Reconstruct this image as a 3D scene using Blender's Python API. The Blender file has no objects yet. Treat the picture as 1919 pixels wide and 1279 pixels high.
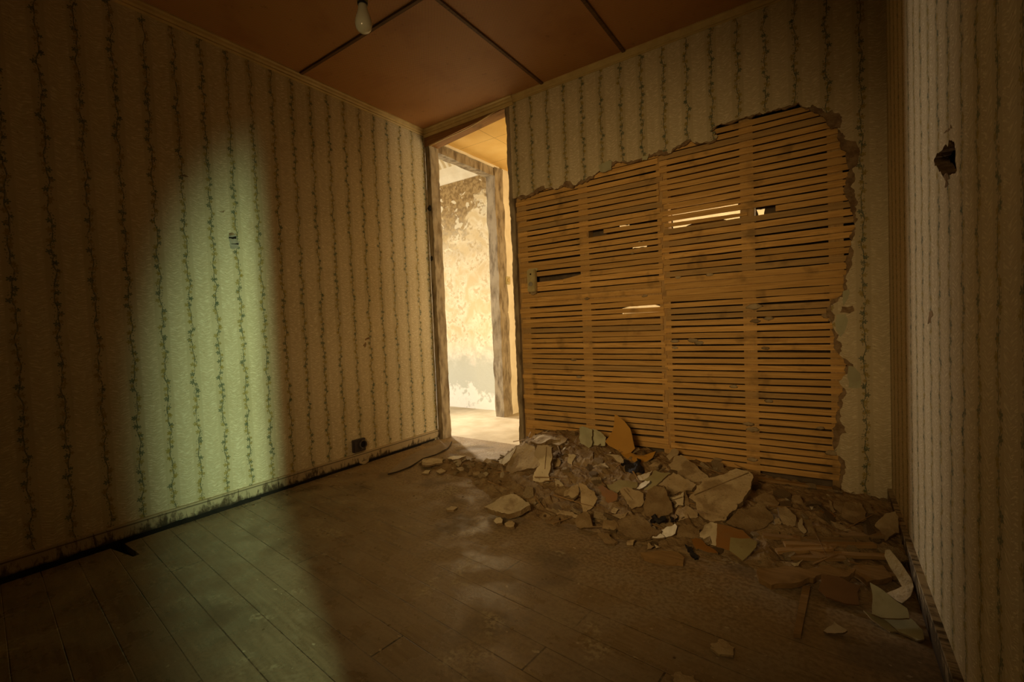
import bpy, bmesh, math, random
from mathutils import Vector, Matrix, noise
random.seed(7)
PI = math.pi
SC = bpy.context.scene
COL = SC.collection

# ------------------------------------------------------------------ camera
W, H = 2.884, 2.5                      # room width, room height (left wall x=0, lath wall y=0)
REAR = -3.6
CAM = Vector((2.6473, -2.7003, 0.9047))
YAW, PITCH, ROLL, FPX = 0.6056, -0.0337, -0.0413, 853.47
def cam_axes():
    cy, sy, cp, sp, cr, sr = math.cos(YAW), math.sin(YAW), math.cos(PITCH), math.sin(PITCH), math.cos(ROLL), math.sin(ROLL)
    f = Vector((-sy*cp, cy*cp, sp)); rt = Vector((cy, sy, 0)); up = rt.cross(f)
    return cr*rt + sr*up, -sr*rt + cr*up, f
RT, UP, FW = cam_axes()
cd = bpy.data.cameras.new('camera'); cam = bpy.data.objects.new('camera', cd); COL.objects.link(cam)
cd.sensor_width = 36; cd.lens = 36*FPX/1919; cd.clip_start = .02
M = Matrix((RT, UP, -FW)).transposed().to_4x4(); M.translation = CAM
cam.matrix_world = M
SC.camera = cam

# ------------------------------------------------------------------ world, exposure, lights
SC.view_settings.view_transform = 'Standard'; SC.view_settings.look = 'None'
SC.view_settings.exposure = -0.28; SC.view_settings.gamma = 1
wd = bpy.data.worlds.new('world'); SC.world = wd; wd.use_nodes = True
wd.node_tree.nodes['Background'].inputs[0].default_value = (1, .8, .55, 1)
wd.node_tree.nodes['Background'].inputs[1].default_value = .0

def aim(o, target):
    o.rotation_euler = (Vector(target) - o.location).to_track_quat('-Z', 'Y').to_euler()
def area(name, loc, target, sx, sy, power, color, spread=180):
    l = bpy.data.lights.new(name, 'AREA'); l.shape = 'RECTANGLE'; l.size = sx; l.size_y = sy
    l.energy = power; l.color = color; l.spread = math.radians(spread)
    o = bpy.data.objects.new(name, l); COL.objects.link(o); o.location = loc; aim(o, target); return o
def spot(name, loc, target, angle, blend, power, color, radius=.04):
    l = bpy.data.lights.new(name, 'SPOT'); l.spot_size = math.radians(angle); l.spot_blend = blend
    l.energy = power; l.color = color; l.shadow_soft_size = radius
    o = bpy.data.objects.new(name, l); COL.objects.link(o); o.location = loc; aim(o, target); return o
# daylight from the side room's window, falling on the stained plaster
area('side_room_window_light', (-1.55, -1.15, 1.15), (-.55, 1.2, .6), 1.2, 1.7, 78, (1, .94, .83))
# hall daylight
area('hall_window_light', (2.8, 1.15, 1.3), (0, .9, 1.7), 1.2, 1.5, 52, (1, .80, .50))
# added mid-air spot standing in for plaster glow through the doorway onto the right wall
spot('doorway_glow_spot', (-.75, .47, .95), (W, -.95, .85), 52, 1.0, 140, (1, .86, .70), .075)
# added green spot standing in for light painting, cut by an unseen doorway
g = spot('green_beam_spot', (5.0, -3.48, 1.65), (0, -1.22, .40), 37, 1.0, 1000, (.70, 1, .62), .06)
g.scale = (.43, 1, 1)
# warm fill spot added inside the room, fading towards the view's corners
spot('rear_fill_spot', (2.2, -3.5, 1.35), (1.22, 0, .66), 71, 1.0, 168, (1, .66, .295), .3)
# spot added to brighten the hall floor and bounce up to the ceiling
spot('hall_bounce_spot', (-1.3, .95, 2.35), (.25, .36, 0), 50, .8, 420, (1, .89, .72), .06)

# ------------------------------------------------------------------ pixel rays of the 1919x1279 photograph
def ray(p):
    return (RT*((p[0]-959.5)/FPX) + UP*(-(p[1]-639.5)/FPX) + FW)
def on_axis(p, ax, v):
    d = ray(p); t = (v-CAM[ax])/d[ax]; return CAM + d*t
def on_plane(p, P0, n):
    d = ray(p); t = (P0-CAM).dot(n)/d.dot(n); return CAM + d*t

# ------------------------------------------------------------------ node expressions
class X:
    def __init__(s, t, k): s.t = t; s.k = k
    def _m(s, op, *a):
        n = s.t.nodes.new('ShaderNodeMath'); n.operation = op
        for i, v in enumerate((s,)+a):
            if isinstance(v, X): s.t.links.new(v.k, n.inputs[i])
            else: n.inputs[i].default_value = v
        return X(s.t, n.outputs[0])
    def __add__(s, o): return s._m('ADD', o)
    __radd__ = __add__
    def __sub__(s, o): return s._m('SUBTRACT', o)
    def __rsub__(s, o): return (s*-1) + o
    def __mul__(s, o): return s._m('MULTIPLY', o)
    __rmul__ = __mul__
    def __truediv__(s, o): return s._m('DIVIDE', o)
    def __lt__(s, o): return s._m('LESS_THAN', o)
    def __gt__(s, o): return s._m('GREATER_THAN', o)
    def __pow__(s, o): return s._m('POWER', o)
    def abs(s): return s._m('ABSOLUTE')
    def sin(s): return s._m('SINE')
    def cos(s): return s._m('COSINE')
    def sqrt(s): return s._m('SQRT')
    def floor(s): return s._m('FLOOR')
    def fract(s): return s._m('FRACT')
    def atan2(s, o): return s._m('ARCTAN2', o)
    def max(s, o): return s._m('MAXIMUM', o)
    def min(s, o): return s._m('MINIMUM', o)
    def ramp(s, a, b, lo=0., hi=1.):           # smooth map of a..b to lo..hi, clamped
        n = s.t.nodes.new('ShaderNodeMapRange'); n.interpolation_type = 'SMOOTHSTEP'
        s.t.links.new(s.k, n.inputs[0])
        for i, v in enumerate((a, b, lo, hi)): n.inputs[i+1].default_value = v
        return X(s.t, n.outputs[0])
class Mat:
    def __init__(s, name, rough=.8, spec=.3):
        s.m = bpy.data.materials.new(name); s.m.use_nodes = True; s.t = s.m.node_tree
        s.b = s.t.nodes['Principled BSDF']; s.b.inputs['Roughness'].default_value = rough
        s.b.inputs['Specular IOR Level'].default_value = spec
        tc = s.t.nodes.new('ShaderNodeTexCoord'); s.co = tc.outputs['Object']
        sp = s.t.nodes.new('ShaderNodeSeparateXYZ'); s.t.links.new(s.co, sp.inputs[0])
        s.x, s.y, s.z = (X(s.t, sp.outputs[i]) for i in range(3))
    def vec(s, x, y, z):
        n = s.t.nodes.new('ShaderNodeCombineXYZ')
        for i, v in enumerate((x, y, z)):
            if isinstance(v, X): s.t.links.new(v.k, n.inputs[i])
            else: n.inputs[i].default_value = v
        return n.outputs[0]
    def noise(s, scale, detail=4, co=None, dist=0, rough=.55):
        n = s.t.nodes.new('ShaderNodeTexNoise'); n.inputs['Scale'].default_value = scale; n.inputs['Detail'].default_value = detail
        n.inputs['Distortion'].default_value = dist; n.inputs['Roughness'].default_value = rough
        s.t.links.new(co or s.co, n.inputs['Vector']); return X(s.t, n.outputs[0])
    def voro(s, scale, co=None):
        n = s.t.nodes.new('ShaderNodeTexVoronoi'); n.inputs['Scale'].default_value = scale
        s.t.links.new(co or s.co, n.inputs['Vector'])
        sp = s.t.nodes.new('ShaderNodeSeparateColor'); s.t.links.new(n.outputs['Color'], sp.inputs[0])
        return X(s.t, n.outputs['Distance']), X(s.t, sp.outputs[0]), X(s.t, sp.outputs[1])
    def rand(s, x, y=0., seed=0.):
        n = s.t.nodes.new('ShaderNodeTexWhiteNoise'); s.t.links.new(s.vec(x, y, seed), n.inputs[0]); return X(s.t, n.outputs[0])
    def objrand(s):
        n = s.t.nodes.new('ShaderNodeObjectInfo'); return X(s.t, n.outputs['Random'])
    def mix(s, f, a, b):
        n = s.t.nodes.new('ShaderNodeMix'); n.data_type = 'RGBA'
        if isinstance(f, X): s.t.links.new(f.k, n.inputs[0])
        else: n.inputs[0].default_value = f
        for v, i in ((a, 6), (b, 7)):
            if isinstance(v, tuple): n.inputs[i].default_value = (*v, 1)
            else: s.t.links.new(v, n.inputs[i])
        return n.outputs[2]
    def color(s, c):
        if isinstance(c, tuple): s.b.inputs['Base Color'].default_value = (*c, 1)
        else: s.t.links.new(c, s.b.inputs['Base Color'])
        return s
    def rough(s, r):
        s.t.links.new(r.k, s.b.inputs['Roughness']); return s
    def bump(s, h, strength=.5, dist=.01):
        n = s.t.nodes.new('ShaderNodeBump'); n.inputs['Strength'].default_value = strength; n.inputs['Distance'].default_value = dist
        s.t.links.new(h.k, n.inputs['Height']); s.t.links.new(n.outputs[0], s.b.inputs['Normal']); return s

def wallpaper(name, axis, sign, P, off):
    """cream paper, embossed brush strokes, flowering vines every P metres"""
    m = Mat(name, .62, .35)
    u = (m.x if axis == 'x' else m.y)*sign; v = m.z
    k = (u-off)/P + .5
    cell = k.floor(); f = k.fract()-.5
    d0 = f*P
    ph = m.rand(cell, 0., 3.)*6.28
    wob = (v*33+ph).sin()*.0045 + (v*83+ph*2).sin()*.0022
    d = d0 - wob
    stem = d.abs().ramp(.0008, .0022, 1, 0)*m.noise(38, 1).ramp(.34, .46)
    stem2 = (d - (v*60+ph).sin()*.0035).abs().ramp(.0006, .0018, .7, 0)
    res = []
    for pitch, seed, R, side in ((.043, 11., .0115, .0080), (.031, 23., .0082, -.0070)):
        kv = v/pitch + m.rand(cell, 1., seed); cv = kv.floor()
        r1 = m.rand(cell, cv, seed+1); r2 = m.rand(cell, cv, seed+2)
        dv = (kv.fract()-.5)*pitch + (r1-.5)*pitch*.3
        dx = d - side*((r2 > .35)*2-1) if seed < 20 else d - side*((r1 > .4)*2-1)
        r = (dx*dx+dv*dv).sqrt(); th = dv.atan2(dx)
        pet = ((th*2.5+r2*6).cos().abs()*.7+.3)*R
        mask = (r < pet)*(r > R*.16)*((r2 > .12)*1.)
        core = (r < R*.22)
        res.append((mask.max(core), r1))
    vd, vr, vg = m.voro(150)
    leaf = (vd < .42)*(vr > .45)*(d.abs() < .013)
    # strokes between the vines
    ul = d0.abs()*-1 + P/2                       # distance from the middle of the band
    dm = ul.abs()
    arc = v + d0*d0*4.
    n1 = m.noise(1, 3, m.vec(u*38, arc*210, 0.), .3)
    band = dm.ramp(P*.24, P*.31, 1, 0)
    stroke = n1.ramp(.5, .64)*band
    sd, sr, sg = m.voro(60)
    speck = (sd < .13)*(sr > .55)
    cloud = m.noise(2.2, 4); cl2 = m.noise(9, 5)
    c = m.mix(cloud.ramp(.3, .75), (.46, .375, .21), (.56, .465, .28))
    c = m.mix(band*.22, c, (.74, .62, .39))
    c = m.mix(n1.ramp(.50, .36)*band*.22, c, (.44, .32, .16))
    c = m.mix(stroke*.6, c, (.86, .77, .54))
    c = m.mix(cl2.ramp(.55, .8)*.35, c, (.38, .26, .12))
    c = m.mix(speck*.55, c, (.22, .15, .06))
    green = m.mix(vg, (.05, .07, .022), (.055, .095, .055))
    c = m.mix((stem.max(stem2))*.88, c, (.05, .065, .022))
    c = m.mix(leaf*.65, c, green)
    c = m.mix(res[0][0]*.78, c, m.mix(res[0][1] > .55, (.30, .22, .035), green))
    c = m.mix(res[1][0]*.78, c, m.mix(res[1][1] > .8, (.28, .2, .03), green))
    m.color(c)
    m.bump(stroke*.9 + m.noise(4, 2)*3., .35, .005)
    return m.m
def plain(name, c1, c2, scale=12, rough=.85, bump=.4, bd=.006, spec=.25, detail=6, dust=0.):
    m = Mat(name, rough, spec); n = m.noise(scale, detail); n2 = m.noise(scale*6, 3)
    f = n.ramp(.32, .68)
    c = m.mix(f*.8+n2*.2, c1, c2); h = n+n2*.4
    if dust:
        o = m.objrand()*31.
        co = m.vec(m.x+o, m.y, m.z)
        a = m.noise(9, 6, co, .3); b = m.noise(75, 3, co); g = m.noise(210, 2, co)
        c = m.mix((m.objrand()*7.3).fract()*.35, c, tuple(v*.55 for v in c1))
        c = m.mix(a.ramp(.50, .62)*dust, c, (.19, .12, .05))
        c = m.mix(b.ramp(.62, .72)*dust*.8, c, (.10, .065, .028))
        h = h + a*.8 + b*.5 + g*.25
    m.color(c); m.bump(h, bump, bd); return m.m
def wood(name, c1, c2, axis='x', rough=.75, rnd=True):
    m = Mat(name, rough, .25)
    a = {'x': (m.x*6, m.y*90, m.z*90), 'y': (m.x*90, m.y*6, m.z*90), 'z': (m.x*90, m.y*90, m.z*6)}[axis]
    o = m.objrand()*37.
    n = m.noise(1, 5, m.vec(a[0]+o, a[1]+o, a[2]), .6)
    n2 = m.noise(7, 3)
    c = m.mix(n.ramp(.3, .7), c1, c2)
    if rnd:
        r = m.rand(m.objrand()*91., 0., 5.)
        c = m.mix(r*.55, c, tuple(v*.45 for v in c2))
        c = m.mix((m.rand(m.objrand()*53., 2., 9.) > .90)*.4, c, (.20, .165, .095))
    c = m.mix(n2.ramp(.56, .72)*.45, c, (.09, .055, .02))
    m.color(c); m.bump(n, .35, .003); return m.m

MT = {}
MT['paper_left'] = wallpaper('wallpaper_left', 'y', -1, .1215, 1.358)
MT['paper_back'] = wallpaper('wallpaper_back', 'x', 1, .1275, 1.134)
MT['paper_right'] = wallpaper('wallpaper_right', 'y', -1, .1215, 1.0)
MT['plaster_edge'] = plain('broken_plaster', (.17, .10, .045), (.36, .25, .13), 30, .95, .9, .012)
MT['plaster_brown'] = plain('earth_plaster', (.20, .125, .05), (.36, .26, .13), 16, .95, .8, .012, dust=.6)
MT['plaster_tan'] = plain('tan_plaster', (.36, .26, .13), (.50, .39, .22), 11, .92, .7, .01, dust=.65)
MT['plaster_cream'] = plain('cream_plaster', (.52, .43, .26), (.66, .56, .37), 9, .85, .6, .008, dust=.5)
MT['olive'] = plain('olive_paint', (.26, .215, .085), (.34, .285, .125), 9, .6, .3, .005, dust=.35)
MT['pale_green'] = plain('pale_green_paint', (.43, .41, .24), (.53, .51, .31), 9, .6, .25, .004, dust=.2)
MT['orange'] = plain('orange_hardboard', (.40, .20, .03), (.48, .255, .045), 5, .55, .15, .003)
MT['rust_board'] = plain('rust_brown_board', (.21, .09, .015), (.27, .125, .025), 5, .6, .15, .003, dust=.25)
MT['dark_board'] = plain('brown_board', (.16, .085, .03), (.21, .115, .045), 8, .7, .2, .003)
MT['charcoal'] = plain('charred_lump', (.008, .007, .007), (.03, .024, .02), 40, .6, .8, .01)
MT['lino'] = plain('grey_linoleum', (.20, .155, .105), (.28, .22, .15), 14, .45, .2, .003)
MT['lino_edge'] = plain('dark_sheet_edge', (.03, .02, .012), (.06, .04, .02), 20, .7, .2, .003)
MT['white'] = plain('white_flake', (.72, .68, .58), (.85, .82, .72), 20, .7, .3, .004)
MT['lath'] = wood('lath_wood', (.58, .32, .085), (.80, .48, .15), 'x')
MT['stud'] = wood('stud_wood', (.42, .25, .085), (.56, .36, .14), 'z', rnd=False)
MT['stick'] = wood('stick_wood', (.26, .15, .05), (.42, .26, .1), 'x')
MT['dark_wood'] = wood('dark_wood', (.10, .05, .02), (.17, .09, .035), 'x', .6, False)
MT['brown_wood'] = wood('brown_lintel', (.24, .115, .035), (.33, .17, .06), 'x', .5, False)
MT['trim'] = plain('cream_trim', (.48, .34, .13), (.60, .45, .19), 14, .45, .15, .003, .4)
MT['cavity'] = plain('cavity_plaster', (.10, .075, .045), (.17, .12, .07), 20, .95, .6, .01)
def post_mat():
    m = Mat('peeling_post', .8)
    n = m.noise(18, 6, m.vec(m.x, m.y, m.z*.35)); n2 = m.noise(5, 5)
    c = m.mix(n.ramp(.30, .62), (.14, .10, .055), (.37, .30, .19))
    c = m.mix(n2.ramp(.5, .7)*.5, c, (.26, .19, .10))
    m.color(c); m.bump(n, .7, .008); return m.m
MT['post'] = post_mat()
def base_mat(name, sgn):
    m = Mat(name, .7)
    n = m.noise(1, 6, m.vec(m.x, m.y*42, m.z*13), .5, .65); n2 = m.noise(4.5, 5); n3 = m.noise(60, 4)
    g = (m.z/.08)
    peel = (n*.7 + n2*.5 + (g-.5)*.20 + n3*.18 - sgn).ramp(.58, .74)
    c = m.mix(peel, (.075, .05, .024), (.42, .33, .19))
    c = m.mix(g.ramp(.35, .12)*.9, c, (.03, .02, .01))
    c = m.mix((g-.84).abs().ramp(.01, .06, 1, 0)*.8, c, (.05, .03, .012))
    m.color(c); m.bump(peel, .8, .004); return m.m
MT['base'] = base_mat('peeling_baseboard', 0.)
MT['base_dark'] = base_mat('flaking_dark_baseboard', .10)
def ceiling_mat():
    m = Mat('perforated_ceiling_board', .55, .35)
    p = .0105
    g = ((m.x*(2*PI/p)).sin()*(m.y*(2*PI/p)).sin())
    n = m.noise(3.5, 5); n2 = m.noise(22, 3)
    c = m.mix(g.ramp(-.2, .6), (.33, .155, .052), (.63, .34, .135))
    c = m.mix(n.ramp(.5, .72)*.4, c, (.30, .115, .035))
    c = m.mix(n2.ramp(.62, .75)*.4, c, (.16, .06, .02))
    m.color(c); m.bump(g, .25, .002); return m.m
MT['ceiling'] = ceiling_mat()
def floor_mat():
    m = Mat('worn_floorboards', .5, .5)
    th = math.radians(-5.5); pw = .108
    a = m.x*math.cos(th)+m.y*math.sin(th); b = m.y*math.cos(th)-m.x*math.sin(th)
    kb = b/pw + .35; pid = kb.floor(); fb = (kb.fract()-.5).abs()
    wgap = m.rand(pid, 0., 2.)
    gap = fb.ramp(.482, .494)*(.35+.6*wgap)
    jx = (a/1.9 + m.rand(pid, 5., 4.)).fract()
    butt = ((jx-.5).abs() < .0014)*1.
    grain = m.noise(1, 5, m.vec(a*5, b*70, pid*3.), .5)
    big = m.noise(1.7, 6); mid = m.noise(7, 6); fine = m.noise(70, 4); grit = m.noise(190, 2)
    # dirt lies thick beside the rubble heap and the doorway and thins towards the middle of the room
    near = (m.y*-1 - m.x*.16).ramp(.55, 1.35, .62, 0)
    dirt = (big*.55 + mid*.45 + near*.45).ramp(.46, .72)
    c = m.mix(grain.ramp(.3, .7), (.16, .115, .062), (.235, .175, .10))
    c = m.mix(m.rand(pid, 1., 7.)*.4, c, (.24, .185, .11))
    c = m.mix(gap.max(butt)*(1-dirt*.75), c, (.012, .009, .006))
    c = m.mix(dirt*.85, c, m.mix(fine.ramp(.35, .65), (.20, .135, .06), (.34, .24, .12)))
    c = m.mix((mid*.6+fine*.4).ramp(.46, .62)*.45, c, (.30, .245, .15))
    c = m.mix(m.noise(3.1, 6).ramp(.54, .68)*.5, c, (.085, .06, .032))
    spl = m.noise(4.2, 5)
    c = m.mix((spl.ramp(.60, .66)*fine.ramp(.42, .6))*.55, c, (.42, .36, .22))
    c = m.mix(grit.ramp(.66, .74)*.6, c, (.05, .035, .018))
    fd, fr, fg = m.voro(26, m.vec(m.x+mid*.12, m.y*1.6+fine*.03, 0.))
    c = m.mix((fd < (fg*.16+.03))*(fr > .8)*.6, c, (.50, .42, .27))
    m.color(c)
    m.rough((dirt*.30 + fine*.25 + mid.ramp(.35, .65)*.38 + .04))
    m.bump(fine*.25 + mid*.5 + grit*.15 - gap*3.*(1-dirt*.7), .5, .004)
    return m.m
MT['floor'] = floor_mat()
def plaster_wall():
    m = Mat('stained_plaster', .85)
    big = m.noise(2.2, 6, None, .4); mid = m.noise(7.5, 7, None, .5); f = m.noise(26, 5)
    hi = m.z.ramp(1.45, 2.35)
    c = m.mix(mid.ramp(.35, .65), (.70, .55, .30), (.86, .76, .53))
    c = m.mix((mid*.6+f*.4).ramp(.52, .60)*.6, c, (.50, .33, .12))
    rust = (big*.62+mid*.26+f*.12 + hi*.16).ramp(.53, .575)
    c = m.mix(rust*hi, c, m.mix(f.ramp(.4, .6), (.24, .15, .055), (.40, .27, .11)))
    c = m.mix(m.z.ramp(.9, .25)*.85, c, (.86, .84, .76))  # whiter towards the bottom: bright daylight painted into the plaster colour
    low = (big*.35+mid*.45+f*.2+m.z.ramp(.05, .40, 0, .16)).ramp(.55, .62)*(m.z+mid*.5-.25).ramp(.70, .48)
    c = m.mix(low*.75, c, (.47, .48, .38))
    c = m.mix(((mid > .60)*(m.z > 1.75)*.7), c, (.88, .79, .55))
    m.color(c); m.bump(mid+f*.5, .6, .008); return m.m
MT['hall_plaster'] = plaster_wall()
MT['hall_cream'] = plain('hall_cream_plaster', (.72, .62, .42), (.84, .76, .56), 6, .85, .4, .006)
def hall_ceiling():
    m = Mat('yellow_ceiling_tiles', .5)
    gx = ((m.x/.45+.13).fract()-.5).abs(); gy = ((m.y/.45+.06).fract()-.5).abs()
    l = (gx > .494).max(gy > .494)*1.
    c = m.mix(m.noise(5, 3).ramp(.3, .7), (.80, .50, .14), (.86, .58, .19))
    m.color(m.mix(l*.7, c, (.34, .19, .05))); return m.m
MT['hall_ceiling'] = hall_ceiling()
def side_ceiling():
    m = Mat('ribbed_cream_ceiling', .6)
    s = ((((m.x+2.1)*(m.x+2.1) + (m.y-.1)*(m.y-.1)).sqrt())*105.).sin()
    c = m.mix(s.ramp(-.6, .6), (.62, .50, .29), (.88, .80, .60)); m.color(c); m.bump(s, .4, .004); return m.m
MT['side_ceiling'] = side_ceiling()
MT['hall_floor'] = plain('dusty_hall_floor', (.42, .34, .21), (.58, .50, .35), 5, .55, .3, .004, .4)
MT['bulb'] = plain('frosted_bulb_glass', (.62, .60, .44), (.66, .64, .48), 4, .18, .0, .001, .6)
MT['brass'] = plain('olive_lamp_socket', (.20, .17, .03), (.26, .22, .05), 20, .5, .1, .001)
MT['black'] = plain('black_plastic', (.012, .011, .012), (.02, .018, .018), 20, .45, .1, .001, .4)
MT['bakelite'] = plain('dark_socket_plastic', (.035, .026, .026), (.06, .045, .04), 20, .4, .1, .001, .4)
MT['box_cream'] = plain('cream_box_plastic', (.42, .34, .15), (.54, .45, .22), 24, .55, .2, .002)
MT['grey_patch'] = plain('grey_plaster_patch', (.27, .24, .17), (.38, .34, .25), 30, .9, .6, .006)
MT['dark'] = plain('void_shade', (.012, .009, .006), (.02, .015, .01), 20, .95, .1, .002)  # near black, painted in for shade inside gaps and holes

# ------------------------------------------------------------------ mesh helpers
def obj(name, bm, mats, parent=None, smooth=False):
    bmesh.ops.recalc_face_normals(bm, faces=bm.faces)
    me = bpy.data.meshes.new(name); bm.to_mesh(me); bm.free()
    for mt in (mats if isinstance(mats, (list, tuple)) else [mats]): me.materials.append(MT[mt])
    if smooth:
        for p in me.polygons: p.use_smooth = True
    o = bpy.data.objects.new(name, me); COL.objects.link(o)
    if parent: o.parent = parent
    return o
def tag(o, label, cat, group=None):
    o['label'] = label; o['category'] = cat
    if group: o['group'] = group
    return o
def struct(o, label=None):
    o['kind'] = 'structure'
    if label: o['label'] = label
    return o
def empty(name, loc=(0, 0, 0)):
    o = bpy.data.objects.new(name, None); COL.objects.link(o); o.location = loc; o.empty_display_size = .1; return o
def bx(bm, x0, x1, y0, y1, z0, z1, mi=0):
    v = [bm.verts.new((x, y, z)) for x in (x0, x1) for y in (y0, y1) for z in (z0, z1)]
    for f in ((0, 1, 3, 2), (4, 6, 7, 5), (0, 4, 5, 1), (2, 3, 7, 6), (0, 2, 6, 4), (1, 5, 7, 3)):
        bm.faces.new([v[i] for i in f]).material_index = mi
    return v
def box(name, dims, mat, parent=None, bevel=0):
    bm = bmesh.new(); bx(bm, *dims)
    if bevel: bmesh.ops.bevel(bm, geom=bm.edges[:], offset=bevel, segments=2, affect='EDGES')
    return obj(name, bm, mat, parent)
def lathe(bm, prof, seg=24, mat4=None, caps=True):
    """prof: list of (radius, height) about Z"""
    rings = []
    for r, h in prof:
        rings.append([bm.verts.new((r*math.cos(2*PI*i/seg), r*math.sin(2*PI*i/seg), h)) for i in range(seg)])
    for a, b in zip(rings, rings[1:]):
        for i in range(seg): bm.faces.new((a[i], a[(i+1) % seg], b[(i+1) % seg], b[i]))
    if caps:
        bm.faces.new(rings[0]); bm.faces.new(rings[-1])
    if mat4: bmesh.ops.transform(bm, matrix=mat4, verts=[v for r in rings for v in r])
def ragged(pts, amp, depth=3, closed=False, rnd=random):
    """midpoint displacement of a 2-D polyline"""
    for k in range(depth):
        out = []
        n = len(pts)
        for i in range(n if closed else n-1):
            a, b = pts[i], pts[(i+1) % n]; L = math.hypot(b[0]-a[0], b[1]-a[1])
            out.append(a)
            if L > .012:
                e = rnd.gauss(0, amp)*L
                out.append(((a[0]+b[0])/2 - (b[1]-a[1])/(L+1e-9)*e, (a[1]+b[1])/2 + (b[0]-a[0])/(L+1e-9)*e))
        if not closed: out.append(pts[-1])
        pts = out
    return pts
def filled(loops, to3, thick, mats=(0, 0)):
    """flat sheet with holes: loops of 2-D points -> triangle fill -> thickness (Vector)"""
    bm = bmesh.new(); E = []
    for lp in loops:
        vs = [bm.verts.new(to3(p)) for p in lp]
        for i in range(len(vs)): E.append(bm.edges.new((vs[i], vs[(i+1) % len(vs)])))
    r = bmesh.ops.triangle_fill(bm, use_beauty=True, use_dissolve=False, edges=E)
    faces = [g for g in r['geom'] if isinstance(g, bmesh.types.BMFace)]
    for f in faces: f.material_index = mats[0]
    ext = bmesh.ops.extrude_face_region(bm, geom=bm.faces[:])
    nv = [g for g in ext['geom'] if isinstance(g, bmesh.types.BMVert)]
    bmesh.ops.translate(bm, vec=thick, verts=nv)
    fs = set(faces)
    keep = [g for g in ext['geom'] if isinstance(g, bmesh.types.BMFace)]
    for f in bm.faces:
        if f not in fs: f.material_index = mats[1]
    return bm

# ------------------------------------------------------------------ the setting
# floor: two sheets leave a slot open along the left wall and one short missing piece of board
bm = bmesh.new()
def quad(bm, pts, mi=0):
    bm.faces.new([bm.verts.new(p) for p in pts]).material_index = mi
ya, yb = -2.105, -2.055
bx(bm, .235, W, REAR, .12, -.03, 0)
bx(bm, .048, .235, REAR, ya-.0, -.03, 0)
bx(bm, .042, .235, yb, -1.45, -.03, 0)
bx(bm, .026, .235, -1.45, .12, -.03, 0)
wq = [(.235, ya, 0), (.235, -2.078, 0), (.048, ya, 0)]
for dz in (0, -.03): bm.faces.new([bm.verts.new((a, b, c+dz)) for a, b, c in wq])
bm.faces.new([bm.verts.new(p) for p in ((.235, -2.078, 0), (.048, ya, 0), (.048, ya, -.03), (.235, -2.078, -.03))])
bx(bm, -.1, .03, -.2, .12, -.03, -.001)
struct(obj('floor', bm, 'floor'))
bm = bmesh.new(); bx(bm, -.12, .3, REAR, -.2, -.12, -.10); bx(bm, .0005, .008, REAR, -.05, -.11, .012); struct(obj('floor_gap_shade', bm, 'dark'))  # near-black strip over the wall foot paints shade into the floor gap
# side walls
loop = [(-.12, -.12), (3.6, -.12), (3.6, H+.1), (-.12, H+.1)]
bm = filled([[(-(a), b) for a, b in loop]], lambda p: Vector((0, p[0], p[1])), Vector((-.1, 0, 0)), (0, 1))
# keep the left wall's near end flush with the doorway
for v in bm.verts:
    if v.co.y > 0: v.co.y = 0.0
wl = struct(obj('wall_left', bm, ['paper_left', 'plaster_edge']))
# right wall: unseen doorway added behind the camera to cut the green beam, ragged hole knocked through the paper
hole = [on_axis(p, 0, W) for p in ((1778, 262), (1788, 266), (1791, 285), (1790, 303), (1793, 320), (1788, 326), (1776, 327), (1768, 331), (1760, 323), (1752, 312), (1750, 300), (1756, 287), (1766, 281), (1776, 276))]
hole = ragged([(p.y, p.z) for p in hole], .09, 2, True)
outer = [(0, -.02), (0, H+.1), (REAR, H+.1), (REAR, -.02), (-3.42, -.02), (-3.42, 2.15), (-2.58, 2.15), (-2.58, -.02)]
bm = filled([outer, hole], lambda p: Vector((W, p[0], p[1])), Vector((.03, 0, 0)), (0, 1))
wr = struct(obj('wall_right', bm, ['paper_right', 'plaster_edge']))
bm = bmesh.new(); bx(bm, W+.05, W+.07, -1.6, -.9, .9, 1.7); obj('hole_backing', bm, 'cavity', wr)
bm = bmesh.new(); bx(bm, W+.03, W+.05, -1.28, -1.17, .9, 1.22); obj('broken_brick', bm, 'plaster_brown', wr)
# rear wall with an unseen, added window behind the warm fill spot
bm = filled([[(-.1, -.02), (W+.1, -.02), (W+.1, H+.1), (-.1, H+.1)], [(.95, .75), (2.25, .75), (2.25, 1.95), (.95, 1.95)]], lambda p: Vector((p[0], REAR, p[1])), Vector((0, -.1, 0)), (0, 1))
struct(obj('wall_rear', bm, ['paper_back', 'plaster_edge']))
bm = bmesh.new()
for d in ((.95, 2.25, .75, .81), (.95, 2.25, 1.89, 1.95), (.95, 1.01, .81, 1.89), (2.19, 2.25, .81, 1.89)): bx(bm, d[0], d[1], REAR-.06, REAR-.01, d[2], d[3])
struct(obj('added_window_1', bm, 'trim'))
box_c = bmesh.new(); bx(box_c, -.1, W+.1, REAR-.1, 0.0, H, H+.04); struct(obj('ceiling', box_c, 'ceiling'))
# battens over the joints of the ceiling boards
def batten(name, d):
    bm = bmesh.new(); bx(bm, *d); bmesh.ops.bevel(bm, geom=bm.edges[:], offset=.003, segments=2, affect='EDGES'); struct(obj(name, bm, 'dark_wood'))
batten('trim_1', (0, W, -1.074, -1.050, H-.008, H+.002))
batten('trim_2', (1.110, 1.134, REAR, -1.075, H-.008, H+.002))
batten('trim_3', (1.110, 1.134, -1.049, 0, H-.008, H+.002))
batten('trim_4', (1.672, 1.696, -1.049, 0, H-.008, H+.002))
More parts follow.
